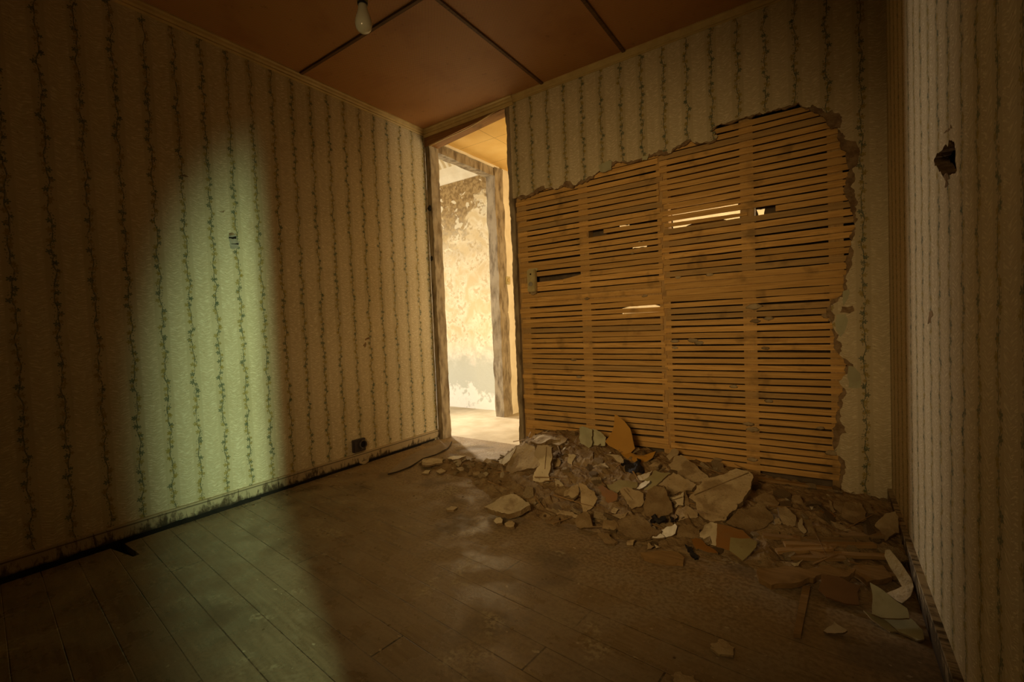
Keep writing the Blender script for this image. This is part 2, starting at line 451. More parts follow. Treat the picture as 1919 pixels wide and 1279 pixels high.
# cornice mouldings
def cornice(name, a, b, out, drop=.046, dep=.03):
    """moulding from a to b under the ceiling; out = horizontal unit vector into the room"""
    prof = [(0, 0), (dep, 0), (dep, -.007), (dep*.72, -.013), (dep*.62, -.024), (dep*.34, -.032), (dep*.42, -.039), (.008, -drop), (0, -drop)]
    bm = bmesh.new(); rings = []
    for e in (Vector(a), Vector(b)):
        rings.append([bm.verts.new(e + Vector(out)*u + Vector((0, 0, w))) for u, w in prof])
    for i in range(len(prof)): bm.faces.new((rings[0][i], rings[0][(i+1) % len(prof)], rings[1][(i+1) % len(prof)], rings[1][i]))
    bm.faces.new(rings[0]); bm.faces.new(rings[1][::-1])
    return struct(obj(name, bm, 'trim'))
cornice('trim_5', (0, REAR, H), (0, 0, H), (1, 0, 0))
cornice('trim_6', (0, .0, H), (.875, .0, H), (0, -1, 0), .056, .038)
cornice('trim_7', (.875, .0, H), (W, .0, H), (0, -1, 0), .042, .026)
# baseboards
bm = bmesh.new(); bx(bm, 0, .016, REAR, -.005, .014, .078); bmesh.ops.subdivide_edges(bm, edges=[e for e in bm.edges if abs(e.verts[0].co.y-e.verts[1].co.y) > 1], cuts=60)
for v in bm.verts:
    v.co.x += .004*noise.noise(Vector((0, v.co.y*9, v.co.z*20))) if v.co.x > .01 else 0
    if v.co.z < .03: v.co.z += .012*noise.noise(Vector((3, v.co.y*14, 1)))
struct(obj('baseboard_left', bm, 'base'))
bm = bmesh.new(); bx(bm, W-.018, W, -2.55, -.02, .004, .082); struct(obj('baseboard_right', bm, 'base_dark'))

# ---- back wall: torn plaster round the bared laths
EDGE = [(962, 372), (1000, 360), (1030, 352), (1055, 347), (1083, 342), (1110, 330), (1130, 314), (1150, 304), (1180, 303), (1205, 296), (1230, 286), (1250, 284), (1272, 272), (1295, 262), (1302, 268), (1330, 266), (1337, 262), (1345, 255), (1328, 246), (1340, 238), (1352, 231), (1382, 224), (1398, 218),
        (1420, 213), (1440, 208), (1462, 203), (1484, 198), (1497, 192), (1503, 198), (1512, 202), (1522, 196), (1540, 203), (1560, 206), (1572, 214), (1578, 228), (1580, 250), (1585, 262), (1606, 272), (1612, 290), (1602, 312), (1594, 350), (1601, 362), (1608, 380), (1608, 410), (1602, 436), (1600, 470), (1592, 505), (1588, 540),
        (1572, 560), (1564, 590), (1572, 628), (1578, 650), (1588, 675), (1592, 700), (1586, 735), (1580, 755), (1575, 790), (1572, 830), (1578, 860), (1580, 892), (1582, 925)]
edge2 = [(lambda P: (P.x, P.z))(on_axis(p, 1, 0.0)) for p in EDGE]
random.seed(3)
paper_edge = ragged(edge2, .16, 3)
rag = random.Random(5)
def shrink(p, i):                              # the plaster coat peeps out from under the paper
    cx, cz = 1.75, .9; d = Vector((cx-p[0], cz-p[1])); d.normalize()
    k = .004 + .026*max(0, noise.noise(Vector((p[0]*7, p[1]*7, 2.))) + .25) + (.02 if p[0] > 2.6 else 0)*max(0, noise.noise(Vector((p[0]*3, p[1]*9, 8.)))+.5)
    return (p[0]+d.x*k, max(p[1]+d.y*k, 0))
coat_edge = ragged([shrink(p, i) for i, p in enumerate(ragged(edge2, .1, 2))], .15, 2)
def wall_loop(edge):
    e = list(edge); e[0] = (.835, e[0][1]); e[-1] = (e[-1][0], 0.0)
    return [(.835, H+.05), (W, H+.05), (W, 0)] + e[::-1]
bm = filled([wall_loop(coat_edge)], lambda p: Vector((p[0], .003, p[1])), Vector((0, .014, 0)), (0, 0))
wb = struct(obj('wall_back', bm, 'plaster_edge'))
bm = filled([wall_loop(paper_edge)], lambda p: Vector((p[0], 0, p[1])), Vector((0, .0028, 0)), (0, 1))
obj('wallpaper', bm, ['paper_back', 'plaster_edge'], wb)
# paint layers bared where the paper tore off
def patch(poly, mat, parent, name='paint_patch', ax=1, at=-.001, th=.0016):
    pts = [on_axis(p, ax, at) for p in poly]
    if ax == 1: f, tv = (lambda p: Vector((p[0], at, p[1]))), Vector((0, th, 0)); P = [(q.x, q.z) for q in pts]
    else: f, tv = (lambda p: Vector((at, p[0], p[1]))), Vector((-th if at < 1 else th, 0, 0)); P = [(q.y, q.z) for q in pts]
    return obj(name, filled([ragged(P, .06, 2, True)], f, tv), mat, parent)
patch([(1567, 590), (1586, 588), (1588, 606), (1582, 624), (1575, 632), (1567, 620)], 'pale_green', wb)
patch([(1590, 686), (1600, 688), (1612, 700), (1612, 727), (1590, 727), (1588, 705)], 'pale_green', wb)
patch([(1580, 546), (1591, 541), (1589, 560), (1580, 574)], 'pale_green', wb)
patch([(1122, 310), (1146, 300), (1146, 318), (1124, 322)], 'pale_green', wb)
patch([(1203, 294), (1216, 291), (1212, 300), (1203, 301)], 'pale_green', wb)
patch([(1577, 575), (1598, 573), (1601, 583), (1592, 588), (1574, 586)], 'plaster_edge', wb)
patch([(1586, 262), (1604, 265), (1612, 284), (1606, 310), (1590, 318), (1584, 290)], 'plaster_edge', wb)
patch([(1540, 212), (1572, 212), (1578, 225), (1575, 240), (1556, 242), (1548, 226)], 'plaster_edge', wb)

# ---- lath partition
lw = empty('lath_partition', (1.86, .02, 0))
tag(lw, 'bared wooden lath wall with studs showing in the torn plaster', 'lath wall')
def rel(o):                                       # keep world place under an offset empty
    o.matrix_parent_inverse = Matrix.Translation(lw.location).inverted(); return o
for x0, x1, m_ in ((.815, .925, 'stud'), (1.328, 1.392, 'stud'), (1.835, 1.898, 'stud'), (2.278, 2.342, 'stud'), (2.66, 2.72, 'stud'), (2.83, 2.884, 'stud')):
    bm = bmesh.new(); bx(bm, x0, x1, .028, .098, 0, H); rel(obj('stud', bm, m_, lw))
for x0, x1 in ((.925, 1.328), (1.392, 1.835), (1.898, 2.278), (2.342, 2.66)):
    bm = bmesh.new(); bx(bm, x0, x1, .0285, .09, 1.045, 1.115); rel(obj('nogging', bm, 'stud', lw))
rl = random.Random(11)
def lath(x0, x1, z, h, tilt, y=.0195, taper=0.):
    bm = bmesh.new(); n = 12; rings = []; s = rl.uniform(0, 99)
    for i in range(n+1):
        t = i/n; x = x0+(x1-x0)*t; zc = z + tilt*(t-.5)
        zt = zc + h/2 + .0022*noise.noise(Vector((x*5, s, 0))) + .0012*noise.noise(Vector((x*19, s, 4)))
        zb = zc - h/2 + .0022*noise.noise(Vector((x*5, s, 9))) + .0012*noise.noise(Vector((x*19, s, 7))) + taper*t
        yo = .0012*noise.noise(Vector((x*3, s, 2)))
        rings.append([bm.verts.new((x, yy+yo, zz)) for yy, zz in ((y, zb), (y, zt), (y+.0075, zt), (y+.0075, zb))])
    for a, b in zip(rings, rings[1:]):
        for k in range(4): bm.faces.new((a[k], a[(k+1) % 4], b[(k+1) % 4], b[k]))
    bm.faces.new(rings[0]); bm.faces.new(rings[-1])
    return rel(obj('lath', bm, 'lath', lw))
PIT = .0358
cnt = 0
for i in range(49):                               # left of the joint
    z = .146 + i*PIT + rl.uniform(-.0016, .0016)
    x0 = .856 + rl.uniform(-.012, .012); x1 = 1.862 + rl.uniform(-.014, .012)
    if abs(z-1.222) < .0179: lath(1.35, x1, z, .029, 0); cnt += 1; continue      # a lath has broken off beside the switch box ...
    if abs(z-1.47) < .0179: lath(x0, 1.385, z, .029, 0); lath(1.50, x1, z, .024, -.004); cnt += 2; continue
    lath(x0, x1, z, rl.uniform(.0262, .0308), rl.uniform(-.008, .008)); cnt += 1
lath(1.2, 1.40, 1.205, .022, .03); cnt += 1       # ... and a stub of it hangs there
for i in range(52):                               # right of the joint
    z = .088 + i*PIT + rl.uniform(-.0014, .0014)
    x0 = 1.868 + rl.uniform(-.014, .012); x1 = 2.80
    if abs(z-1.435) < .0179: lath(x0, 2.31, z-.004, .022, -.010, taper=.006); lath(2.44, x1, z, .028, 0); cnt += 2; continue
    hh = rl.uniform(.0255, .0295) if z < .98 else rl.uniform(.0258, .0302)
    if 1.0 < z < 1.16: hh = rl.uniform(.031, .0345)
    lath(x0, x1, z, hh, rl.uniform(-.005, .005)); cnt += 1
# plaster keys and smears left on the laths
nb = bmesh.new()
def blob(bm, c, r, sq=(1, .35, .8)):
    g = bmesh.ops.create_icosphere(bm, subdivisions=2, radius=1)['verts']; s = rl.uniform(0, 50)
    for v in g:
        k = r*(1 + .45*noise.noise(v.co*1.6 + Vector((s, 0, 0))))
        v.co = Vector(c) + Vector((v.co.x*k*sq[0], v.co.y*k*sq[1], v.co.z*k*sq[2]))
KEYS = [(1413, 575, .030), (1440, 597, .018), (1298, 638, .024), (1310, 643, .02), (1435, 653, .016), (1265, 652, .014), (1410, 805, .026), (1402, 795, .022), (1538, 803, .014), (1410, 862, .02), (1345, 862, .022), (1550, 592, .02), (1075, 675, .016), (1085, 707, .016), (1415, 602, .02), (1265, 640, .02), (1375, 725, .016), (1440, 752, .016), (1560, 850, .024), (1562, 600, .018), (1185, 475, .010), (1270, 520, .014), (1330, 515, .016), (1100, 560, .015), (1208, 555, .014)]
for k, (px, py, r) in enumerate(KEYS):
    P = on_axis((px, py), 1, .018)
    b = bmesh.new(); blob(b, P, r, (1.25, .22, .55)); rel(obj('plaster_key', b, 'plaster_tan', lw, True))
# hall-side skin of the partition with the holes that let daylight through
holes = [(1.90, 2.262, 1.428, 1.545), (2.345, 2.385, 1.415, 1.475), (1.575, 1.64, 1.482, 1.512), (1.575, 1.822, .930, .985), (1.655, 1.745, 1.355, 1.388)]
bm = filled([[(.835, 0), (W, 0), (W, H), (.835, H)]] + [ragged([(a, c), (b, c), (b, d), (a, d)], .05, 3, True) for a, b, c, d in holes], lambda p: Vector((p[0], .1, p[1])), Vector((0, .02, 0)), (0, 1))
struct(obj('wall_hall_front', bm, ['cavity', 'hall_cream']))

# ---- doorway
dr = struct(empty('door_1', (.4, .05, 0)))
def reld(o): o.matrix_parent_inverse = Matrix.Translation(dr.location).inverted(); return o
bm = bmesh.new(); bx(bm, 0, .052, .002, .1, 0, 2.40)
bmesh.ops.subdivide_edges(bm, edges=[e for e in bm.edges if abs(e.verts[0].co.z-e.verts[1].co.z) > 1], cuts=90)
for v in bm.verts:
    if v.co.x > .01: v.co.x += .008*noise.noise(Vector((2, 0, v.co.z*7))) + .005*noise.noise(Vector((v.co.y*9, 5, v.co.z*31)))
reld(obj('jamb_post', bm, 'post', dr))
bm = bmesh.new(); bx(bm, .808, .846, .001, .12, 0, 2.46)
bmesh.ops.subdivide_edges(bm, edges=[e for e in bm.edges if abs(e.verts[0].co.z-e.verts[1].co.z) > 1], cuts=120)
for v in bm.verts:
    if v.co.x < .82:
        v.co.x += .010*noise.noise(Vector((7, v.co.y*4, v.co.z*6))) + .006*noise.noise(Vector((1, v.co.y*9, v.co.z*40)))
        if v.co.z > 1.75: v.co.x -= .006
reld(obj('jamb_post', bm, 'post', dr))
bm = bmesh.new()                                  # brown header board, deeper on the left
v = [bm.verts.new(p) for p in ((0, .0, 2.372), (.86, .0, 2.446), (.86, .0, 2.5), (0, .0, 2.5), (0, .1, 2.372), (.86, .1, 2.446), (.86, .1, 2.5), (0, .1, 2.5))]
for f in ((0, 1, 2, 3), (4, 7, 6, 5), (0, 4, 5, 1), (3, 2, 6, 7), (0, 3, 7, 4), (1, 5, 6, 2)): bm.faces.new([v[i] for i in f])
reld(obj('lintel', bm, 'brown_wood', dr))
bm = bmesh.new(); n = 16; prev = None             # thin strip sagging off the header
for i in range(n+1):
    t = i/n; x = .05 + .75*t; z = 2.362 + .086*t - .010*math.sin(PI*t) + .004*math.sin(9*t); y = -.006
    r = [bm.verts.new((x, y+a, z+b)) for a, b in ((0, 0), (0, .006), (.006, .006), (.006, 0))]
    if prev:
        for k in range(4): bm.faces.new((prev[k], prev[(k+1) % 4], r[(k+1) % 4], r[k]))
    prev = r
reld(obj('loose_strip', bm, 'trim', dr))
for (px, py, r) in ((804, 391, .026), (808, 485, .020)):
    P = on_axis((px, py), 1, -.004); b = bmesh.new(); blob(b, P + Vector((.005, 0, 0)), r, (.6, .35, 1)); reld(obj('hinge_remnant', b, 'charcoal', dr))

# ---- hall and side room beyond the doorway
bm = bmesh.new(); bx(bm, -3.0, W, .12, 2.3, -.03, -.002); bx(bm, -3.0, -.1, -1.8, .12, -.03, -.002)
bx(bm, -.1, W, .10, .12, -.03, -.0005); struct(obj('floor_hall', bm, 'hall_floor'))
bm = bmesh.new(); bx(bm, -.02, W, .1, 2.3, 2.475, 2.52); struct(obj('ceiling_hall', bm, 'hall_ceiling'))
bm = bmesh.new(); bx(bm, -3.0, -.06, -1.8, 1.3, 2.66, 2.70); struct(obj('ceiling_side_room', bm, 'side_ceiling'))
bm = bmesh.new(); bx(bm, -3.0, -.08, 1.2, 1.3, -.03, 2.7)
struct(obj('wall_side_room', bm, 'hall_plaster'))
bm = bmesh.new(); bx(bm, -3.1, -3.0, -1.8, 1.3, -.03, 2.7); bx(bm, -3.0, -.1, -1.9, -1.8, -.03, 2.7); struct(obj('wall_side_room_rear', bm, 'hall_cream'))
bm = bmesh.new(); bx(bm, -.10, 0, 1.07, 2.3, 0, 2.5); struct(obj('wall_hall_left', bm, 'hall_cream'))
bm = bmesh.new(); bx(bm, -.1, W, 2.3, 2.4, 0, 2.5); bx(bm, W, W+.1, .12, 2.3, 0, 2.5); struct(obj('wall_hall_rear', bm, 'hall_cream'))
# cove under the side room's ceiling
bm = bmesh.new(); prof = [(0, 2.53), (-.012, 2.53), (-.02, 2.545), (-.05, 2.60), (-.10, 2.645), (-.115, 2.66), (0, 2.66)]
rings = [[bm.verts.new((x, 1.2+a, b)) for a, b in prof] for x in (-3.0, -.085)]
for i in range(len(prof)): bm.faces.new((rings[0][i], rings[0][(i+1) % len(prof)], rings[1][(i+1) % len(prof)], rings[1][i]))
struct(obj('trim_8', bm, 'hall_cream'))
# opening between hall and side room: post, beam
def roughbox(name, d, mat, axis, cuts, amp):
    bm = bmesh.new(); bx(bm, *d)
    bmesh.ops.subdivide_edges(bm, edges=[e for e in bm.edges if abs((e.verts[0].co-e.verts[1].co)[axis]) > .5], cuts=cuts)
    for v in bm.verts:
        v.co += Vector((noise.noise(v.co*9), noise.noise(v.co*9+Vector((5, 0, 0))), noise.noise(v.co*9+Vector((0, 9, 0)))))*amp
    return struct(obj(name, bm, mat))
roughbox('trim_9', (-.1, .005, .93, 1.075, -.01, 2.46), 'post', 2, 60, .010)
roughbox('trim_10', (-.1, -.005, .0, 1.0, 2.375, 2.45), 'post', 1, 30, .008)
roughbox('trim_11', (-.03, .004, .1, 1.02, 2.452, 2.476), 'hall_cream', 1, 20, .004)

# ------------------------------------------------------------------ fittings
# light switch on the hall wall
t = empty('wall_switch', on_axis((951, 526), 0, .0)); tag(t, 'small square cream switch on the bright hall wall', 'switch')
c = t.location
o = box('plate', (0, .012, -.038, .038, -.04, .04), 'box_cream', t, .003)
bm = bmesh.new(); lathe(bm, [(.02, 0), (.02, .008), (.014, .012)], 20, Matrix.Translation((.012, 0, 0)) @ Matrix.Rotation(PI/2, 4, 'Y')); obj('rocker', bm, 'trim', t)
# switch box left hanging on the laths
P = on_axis((997, 527), 1, .0); t = empty('junction_box', (P.x, .0185, P.z)); tag(t, 'narrow cream switch box fixed to the laths near the doorway', 'switch box')
bm = bmesh.new(); bx(bm, -.032, .032, -.034, 0, -.075, .078); bmesh.ops.bevel(bm, geom=bm.edges[:], offset=.005, segments=2, affect='EDGES')
obj('housing', bm, 'box_cream', t)
o = box('flange', (-.036, .040, -.006, 0, .068, .088), 'box_cream', t, .002)
bm = bmesh.new(); P2 = [(-.026, -.072), (.030, -.070), (.026, -.09), (.006, -.096), (-.012, -.094)]
obj('mortar_crust', filled([ragged(P2, .08, 2, True)], lambda p: Vector((p[0], -.016, p[1])), Vector((0, .015, 0))), 'plaster_tan', t)
bm = bmesh.new(); lathe(bm, [(.016, 0), (.016, .003), (.011, .003), (.011, .001)], 20, Matrix.Translation((-.002, -.034, -.022)) @ Matrix.Rotation(PI/2, 4, 'X')); obj('round_knockout', bm, 'grey_patch', t)
bm = bmesh.new(); lathe(bm, [(.006, 0), (.006, .0015)], 14, Matrix.Translation((0, -.034, .046)) @ Matrix.Rotation(PI/2, 4, 'X')); obj('screw_hole', bm, 'dark', t)
# dark socket low on the left wall
P = on_axis((671, 834), 0, .0); t = empty('wall_socket', P); tag(t, 'dark square wall socket above the left baseboard', 'socket')
box('back_box', (0, .026, -.052, .045, -.045, .042), 'bakelite', t, .004)
bm = bmesh.new(); lathe(bm, [(.030, 0), (.031, .010), (.026, .014), (.022, .012), (.021, .002)], 26, Matrix.Translation((.026, .016, .002)) @ Matrix.Rotation(PI/2, 4, 'Y'), False); obj('round_rim', bm, 'bakelite', t)
bm = bmesh.new(); lathe(bm, [(.021, 0), (.021, .003)], 22, Matrix.Translation((.026, .016, .002)) @ Matrix.Rotation(PI/2, 4, 'Y')); obj('round_recess', bm, 'dark', t)
# torn patch in the left wallpaper
tp = patch([(429, 440), (441, 438), (445, 452), (449, 455), (447, 463), (440, 467), (432, 466), (430, 452)], 'grey_patch', wl, 'torn_patch', 0, .0012)
patch([(429, 444), (443, 443), (443, 448), (429, 447)], 'dark', wl, 'torn_slot', 0, .002)
patch([(433, 457), (447, 456), (447, 459), (434, 458)], 'dark', wl, 'torn_slot', 0, .002)
patch([(429, 437), (436, 436), (442, 441), (430, 442)], 'plaster_edge', wl, 'torn_slot', 0, .002)
for poly in ([(680, 648), (685, 641), (687, 645), (684, 652)], [(684, 636), (692, 632), (693, 636), (685, 639)], [(410, 397), (421, 394), (419, 399)], [(336, 330), (354, 332), (346, 327)]):
    patch(poly, 'plaster_edge', wl, 'paper_tear', 0, .001)
patch([(1766, 331), (1777, 330), (1779, 336), (1774, 338), (1778, 346), (1770, 352), (1772, 340)], 'plaster_edge', wr, 'paper_tear', 0, W-.001)
patch([(1741, 586), (1747, 585), (1748, 592), (1743, 598), (1744, 606), (1738, 607), (1740, 597)], 'plaster_edge', wr, 'paper_tear', 0, W-.001)
patch([(1768, 250), (1773, 244), (1780, 241), (1781, 234), (1783, 241), (1777, 246), (1771, 249)], 'plaster_edge', wr, 'paper_tear', 0, W-.001)
# bulb hanging from the ceiling
c0 = CAM + ray((681, 37))*1.70
t = empty('pendant_bulb', (c0.x, c0.y, c0.z)); tag(t, 'frosted bare light bulb hanging from the brown ceiling', 'light bulb')
bm = bmesh.new(); prof = [(.0005, -.0485), (.012, -.0465), (.021, -.041), (.0275, -.032), (.0305, -.020), (.030, -.008), (.027, .006), (.0225, .020), (.0185, .034), (.0165, .046), (.0155, .056)]
lathe(bm, prof, 32); obj('bulb', bm, 'bulb', t, True)
bm = bmesh.new(); lathe(bm, [(.0175, .053), (.0185, .055), (.0185, .060), (.0165, .062)], 28); obj('socket_ring', bm, 'black', t, True)
bm = bmesh.new(); lathe(bm, [(.0195, .061), (.020, .07), (.020, .11), (.016, .125), (.006, .132)], 28); obj('lamp_socket', bm, 'brass', t, True)
bm = bmesh.new(); lathe(bm, [(.0035, .13), (.0035, H-c0.z)], 10); obj('cord', bm, 'black', t)

# ------------------------------------------------------------------ the rubble heap
def lerp(tab, x):
    if x <= tab[0][0]: return tab[0][1]
    for (a, b), (c, d) in zip(tab, tab[1:]):
        if x <= c: return b+(d-b)*(x-a)/(c-a)
    return tab[-1][1]
TOP = [(.80, .0), (.86, .06), (.95, .11), (1.0, .145), (1.12, .18), (1.30, .185), (1.5, .155), (1.7, .125), (1.98, .09), (2.23, .072), (2.36, .055), (2.53, .045), (2.7, .03), (2.88, .015)]
FRONT = [(.80, .55), (.9, .70), (1.1, .80), (1.3, .93), (1.45, .98), (1.6, .96), (1.72, .92), (1.86, .95), (2.0, .96), (2.2, .96), (2.38, .9), (2.44, .97), (2.73, .98), (2.88, .88)]
def sst(a, b, x):
    t = min(1, max(0, (x-a)/(b-a))); return t*t*(3-2*t)
def mound(x, y):
    d = -y; D = lerp(FRONT, x); s = min(1, max(0, d/D)); h = 0
    if s < 1:
        h = lerp(TOP, x)*(1-s)**1.25 + .055*math.sin(PI*s**.8)**.9*(1-s*.35)
        h *= sst(.80, .98, x)
    low = .042*math.exp(-(((x-.80)/.30)**2 + ((y+.50)/.11)**2)*1.3)
    return max(h, low)
bm = bmesh.new(); st = .0125; nx = int((W-.35)/st); ny = int(1.12/st); G = []
for i in range(nx+1):
    x = .35 + (W-.35)*i/nx; row = []
    for j in range(ny+1):
        y = .016 - 1.12*j/ny
        h = mound(x, y)
        p = Vector((x, y, 0))
        k = min(1, h/.02)
        r = .017*noise.noise(p*17) + .012*noise.noise(p*41+Vector((3, 0, 0))) + .007*abs(noise.noise(p*90)) 
        z = h - .004 + r*k
        row.append(bm.verts.new((x, y, max(z, -.012))))
    G.append(row)
for i in range(nx):
    for j in range(ny):
        q4 = (G[i][j], G[i+1][j], G[i+1][j+1], G[i][j+1])
        if max(v.co.z for v in q4) > -.003: bm.faces.new(q4)
bmesh.ops.delete(bm, geom=[v for v in bm.verts if not v.link_faces], context='VERTS')
heap = obj('rubble', bm, 'plaster_brown'); heap['kind'] = 'stuff'
tag(heap, 'low heap of brown crumbled plaster dust along the lath wall', 'rubble')

def ray_mound(p):
    d = ray(p); t0, t1 = 1., 6.
    t = .6
    while t < 6:
        q = CAM + d*t
        if q.z <= mound(q.x, q.y) or q.z <= 0: break
        t += .01
    return CAM + d*t
NV = {'flat': (.03, -.22, 1), 'tilt': (.05, -.5, .85), 'lean': (.08, -.8, .6), 'steep': (.1, -.95, .3), 'left': (-.4, -.5, .75), 'right': (.45, -.45, .75), 'wall': (0, -1, .10), 'floor': (0, 0, 1)}
rc = random.Random(21)
LOG = []
def slab(name, label, cat, poly, nrm, th, mat, side='plaster_brown', amp=.06, bend=0., sub=0, group=None, parts=None, lift=0.):
    n = Vector(NV[nrm] if isinstance(nrm, str) else nrm); n.normalize()
    low = max(poly, key=lambda p: p[1])
    A = ray_mound(low); step = 0
    dback = (CAM-A).normalized()
    A0 = A.copy()
    while step < 60:
        pts = [on_plane(p, A, n) for p in poly]
        bad = min(q.z - max(mound(q.x, q.y), 0) - (th*.45-.012 if mound(q.x, q.y) > .018 else th*.95*n.z) for q in pts)
        wallbad = max(q.y for q in pts); rb = max(q.x for q in pts)
        if bad > lift and wallbad < .012 - th*abs(n.y) and rb < W-.004: break
        A = A + dback*.004; step += 1
    if step >= 60: LOG.append((name, label[:40], round(bad, 3), round(wallbad, 3), round(rb, 3)))
    c = sum(pts, Vector())/len(pts)
    ex = Vector((1, 0, 0)); ex = (ex - n*ex.dot(n)).normalized(); ey = n.cross(ex)
    P = [((q-c).dot(ex), (q-c).dot(ey)) for q in pts]
    P = ragged(P, amp*1.35, 3, True, rc)
    bm = filled([P], lambda p: ex*p[0]+ey*p[1], -n*th, (0, 1))
    if bend or sub:
        us = [p[0] for p in P]; vs = [p[1] for p in P]
        for k in range(1, 10):
            for ax_, lo, hi in ((ex, min(us), max(us)), (ey, min(vs), max(vs))):
                bmesh.ops.bisect_plane(bm, geom=bm.verts[:]+bm.edges[:]+bm.faces[:], plane_co=ax_*(lo+(hi-lo)*k/10), plane_no=ax_)
        s = rc.uniform(0, 99); L = max(max(us)-min(us), max(vs)-min(vs))
        for v in bm.verts:
            a, b = v.co.dot(ex), v.co.dot(ey)
            v.co += n*(bend*((b/L)**2*4) + sub*noise.noise(Vector((a/L*3, b/L*3, s))))
    o = obj(name, bm, [mat, side])
    o.location = c
    tag(o, label, cat, group)
    return o
def S(*a, **k): return slab(*a, **k)
PF = 'plaster_slab'
S(PF, 'tan plaster slab leaning at the doorway end of the heap', 'plaster', [(948, 882), (953, 865), (968, 839), (985, 831), (1001, 836), (1003, 855), (1013, 872), (1000, 879), (980, 882), (960, 888)], (-.15, -.75, .65), .022, 'plaster_tan', sub=.006)
S(PF, 'tall cracked cream plaster slab standing right of the doorway slab', 'plaster', [(1001, 850), (1007, 835), (1024, 834), (1035, 838), (1035, 860), (1030, 900), (1015, 905), (998, 901), (1001, 886), (1012, 872)], (.2, -.9, .4), .024, 'plaster_cream', sub=.006)
S(PF, 'pinkish plaster sliver leaning on the heap nearest the doorway', 'plaster', [(930, 871), (934, 863), (954, 850), (967, 838), (954, 864), (944, 872)], (-.5, -.55, .6), .018, 'plaster_cream')
S(PF, 'crumbly brown lump on top of the heap by the doorway jamb', 'plaster', [(994, 826), (1006, 817), (1020, 815), (1034, 818), (1050, 820), (1050, 824), (1022, 830), (1008, 830)], 'flat', .03, 'plaster_tan', sub=.02, lift=.02)
S(PF, 'curled brown plaster plate on the crest behind the cracked slab', 'plaster', [(1035, 832), (1048, 838), (1063, 824), (1052, 819), (1040, 823)], 'tilt', .012, 'plaster_tan', bend=.012)
S('paper_scrap', 'grey green paper scrap standing against the laths, left of its pair', 'paper', [(1086, 801), (1092, 799), (1109, 805), (1110, 815), (1109, 835), (1104, 840), (1090, 833), (1085, 821)], 'wall', .004, 'pale_green', sub=.008)
S('paper_scrap', 'grey green paper scrap beside the orange hardboard, right of its pair', 'paper', [(1110, 804), (1126, 810), (1135, 820), (1134, 836), (1116, 835), (1110, 837)], 'wall', .004, 'pale_green', sub=.008)
# orange hardboard: standing panel that bends over into a foot
def hardboard():
    n1 = Vector((-.05, -.97, .22)).normalized(); A = ray_mound((1172, 853)) + Vector((0, -.02, .0))
    pan = [(1152, 776), (1158, 780), (1170, 790), (1181, 804), (1184, 815), (1188, 835), (1190, 841), (1182, 849), (1170, 852), (1160, 846), (1140, 835), (1134, 828), (1141, 819), (1148, 808), (1151, 795)]
    foot = [(1160, 846), (1170, 852), (1182, 849), (1192, 853), (1206, 854), (1229, 846), (1223, 858), (1206, 869), (1186, 867), (1170, 857)]
    while max(on_plane(p, A, n1).y for p in pan) > .004: A = A + (CAM-A).normalized()*.01
    P1 = [on_plane(p, A, n1) for p in pan]; n2 = Vector((0, -.5, .86)).normalized(); B = on_plane((1172, 851), A, n1)
    P2 = [on_plane(p, B, n2) for p in foot]
    bm = bmesh.new()
    for P, n in ((P1, n1), (P2, n2)):
        ex = Vector((1, 0, 0)); ex = (ex-n*ex.dot(n)).normalized(); ey = n.cross(ex); c = P[0]
        b2 = filled([[((q-c).dot(ex), (q-c).dot(ey)) for q in P]], lambda p: c+ex*p[0]+ey*p[1], -n*.004, (0, 1))
        me = bpy.data.meshes.new('tmp'); b2.to_mesh(me); b2.free(); bm.from_mesh(me); bpy.data.meshes.remove(me)
    o = obj('hardboard_sheet', bm, ['orange', 'plaster_tan'])
    tag(o, 'bright orange hardboard sheet standing pointed against the laths', 'board')
hardboard()
S('board_shard', 'cream painted shard lying just below the orange hardboard', 'board', [(1135, 852), (1148, 852), (1175, 866), (1172, 871), (1157, 866)], 'tilt', .006, 'plaster_cream')
S('board_shard', 'flat cream triangle on the brown debris left of the olive boards', 'board', [(1110, 877), (1118, 871), (1134, 868), (1141, 877)], 'tilt', .006, 'plaster_cream')
S(PF, 'small square cream plaster piece in the middle of the left hump', 'plaster', [(1063, 851), (1079, 853), (1072, 872), (1063, 868)], 'lean', .012, 'plaster_cream')
S(PF, 'olive tan piece tucked right against the cracked cream slab', 'plaster', [(1037, 861), (1047, 859), (1051, 865), (1047, 875), (1036, 878)], 'lean', .014, 'plaster_tan')
S(PF, 'brown crumbly plate under the two grey green paper scraps', 'plaster', [(1075, 846), (1095, 842), (1112, 848), (1110, 862), (1092, 858), (1080, 852)], 'tilt', .02, 'plaster_brown', sub=.01)
S(PF, 'thin curved cream sliver below the cracked cream slab', 'plaster', [(1039, 896), (1044, 899), (1057, 911), (1042, 913)], 'tilt', .008, 'plaster_cream')
S('board_shard', 'olive plaster piece left of the tall tan wedge', 'board', [(1057, 922), (1070, 913), (1082, 908), (1082, 930), (1074, 934), (1057, 931)], 'lean', .01, 'plaster_tan')
S(PF, 'tall tan plaster wedge pointing up at the front of the heap', 'plaster', [(1085, 905), (1092, 907), (1112, 920), (1120, 935), (1112, 950), (1105, 956), (1092, 961), (1089, 931), (1085, 912)], (.25, -.8, .5), .016, 'plaster_tan', sub=.006)
S(PF, 'pale speckled slab lying alone on the floor before the heap', 'plaster', [(912, 951), (919, 944), (937, 931), (960, 928), (975, 931), (985, 941), (994, 950), (980, 957), (962, 962), (940, 962), (921, 957)], 'flat', .026, 'plaster_cream', sub=.012, lift=.012)
S(PF, 'broken tip jutting left from the pale speckled slab', 'plaster', [(907, 951), (921, 944), (938, 945), (930, 949), (914, 953)], 'flat', .008, 'plaster_cream')
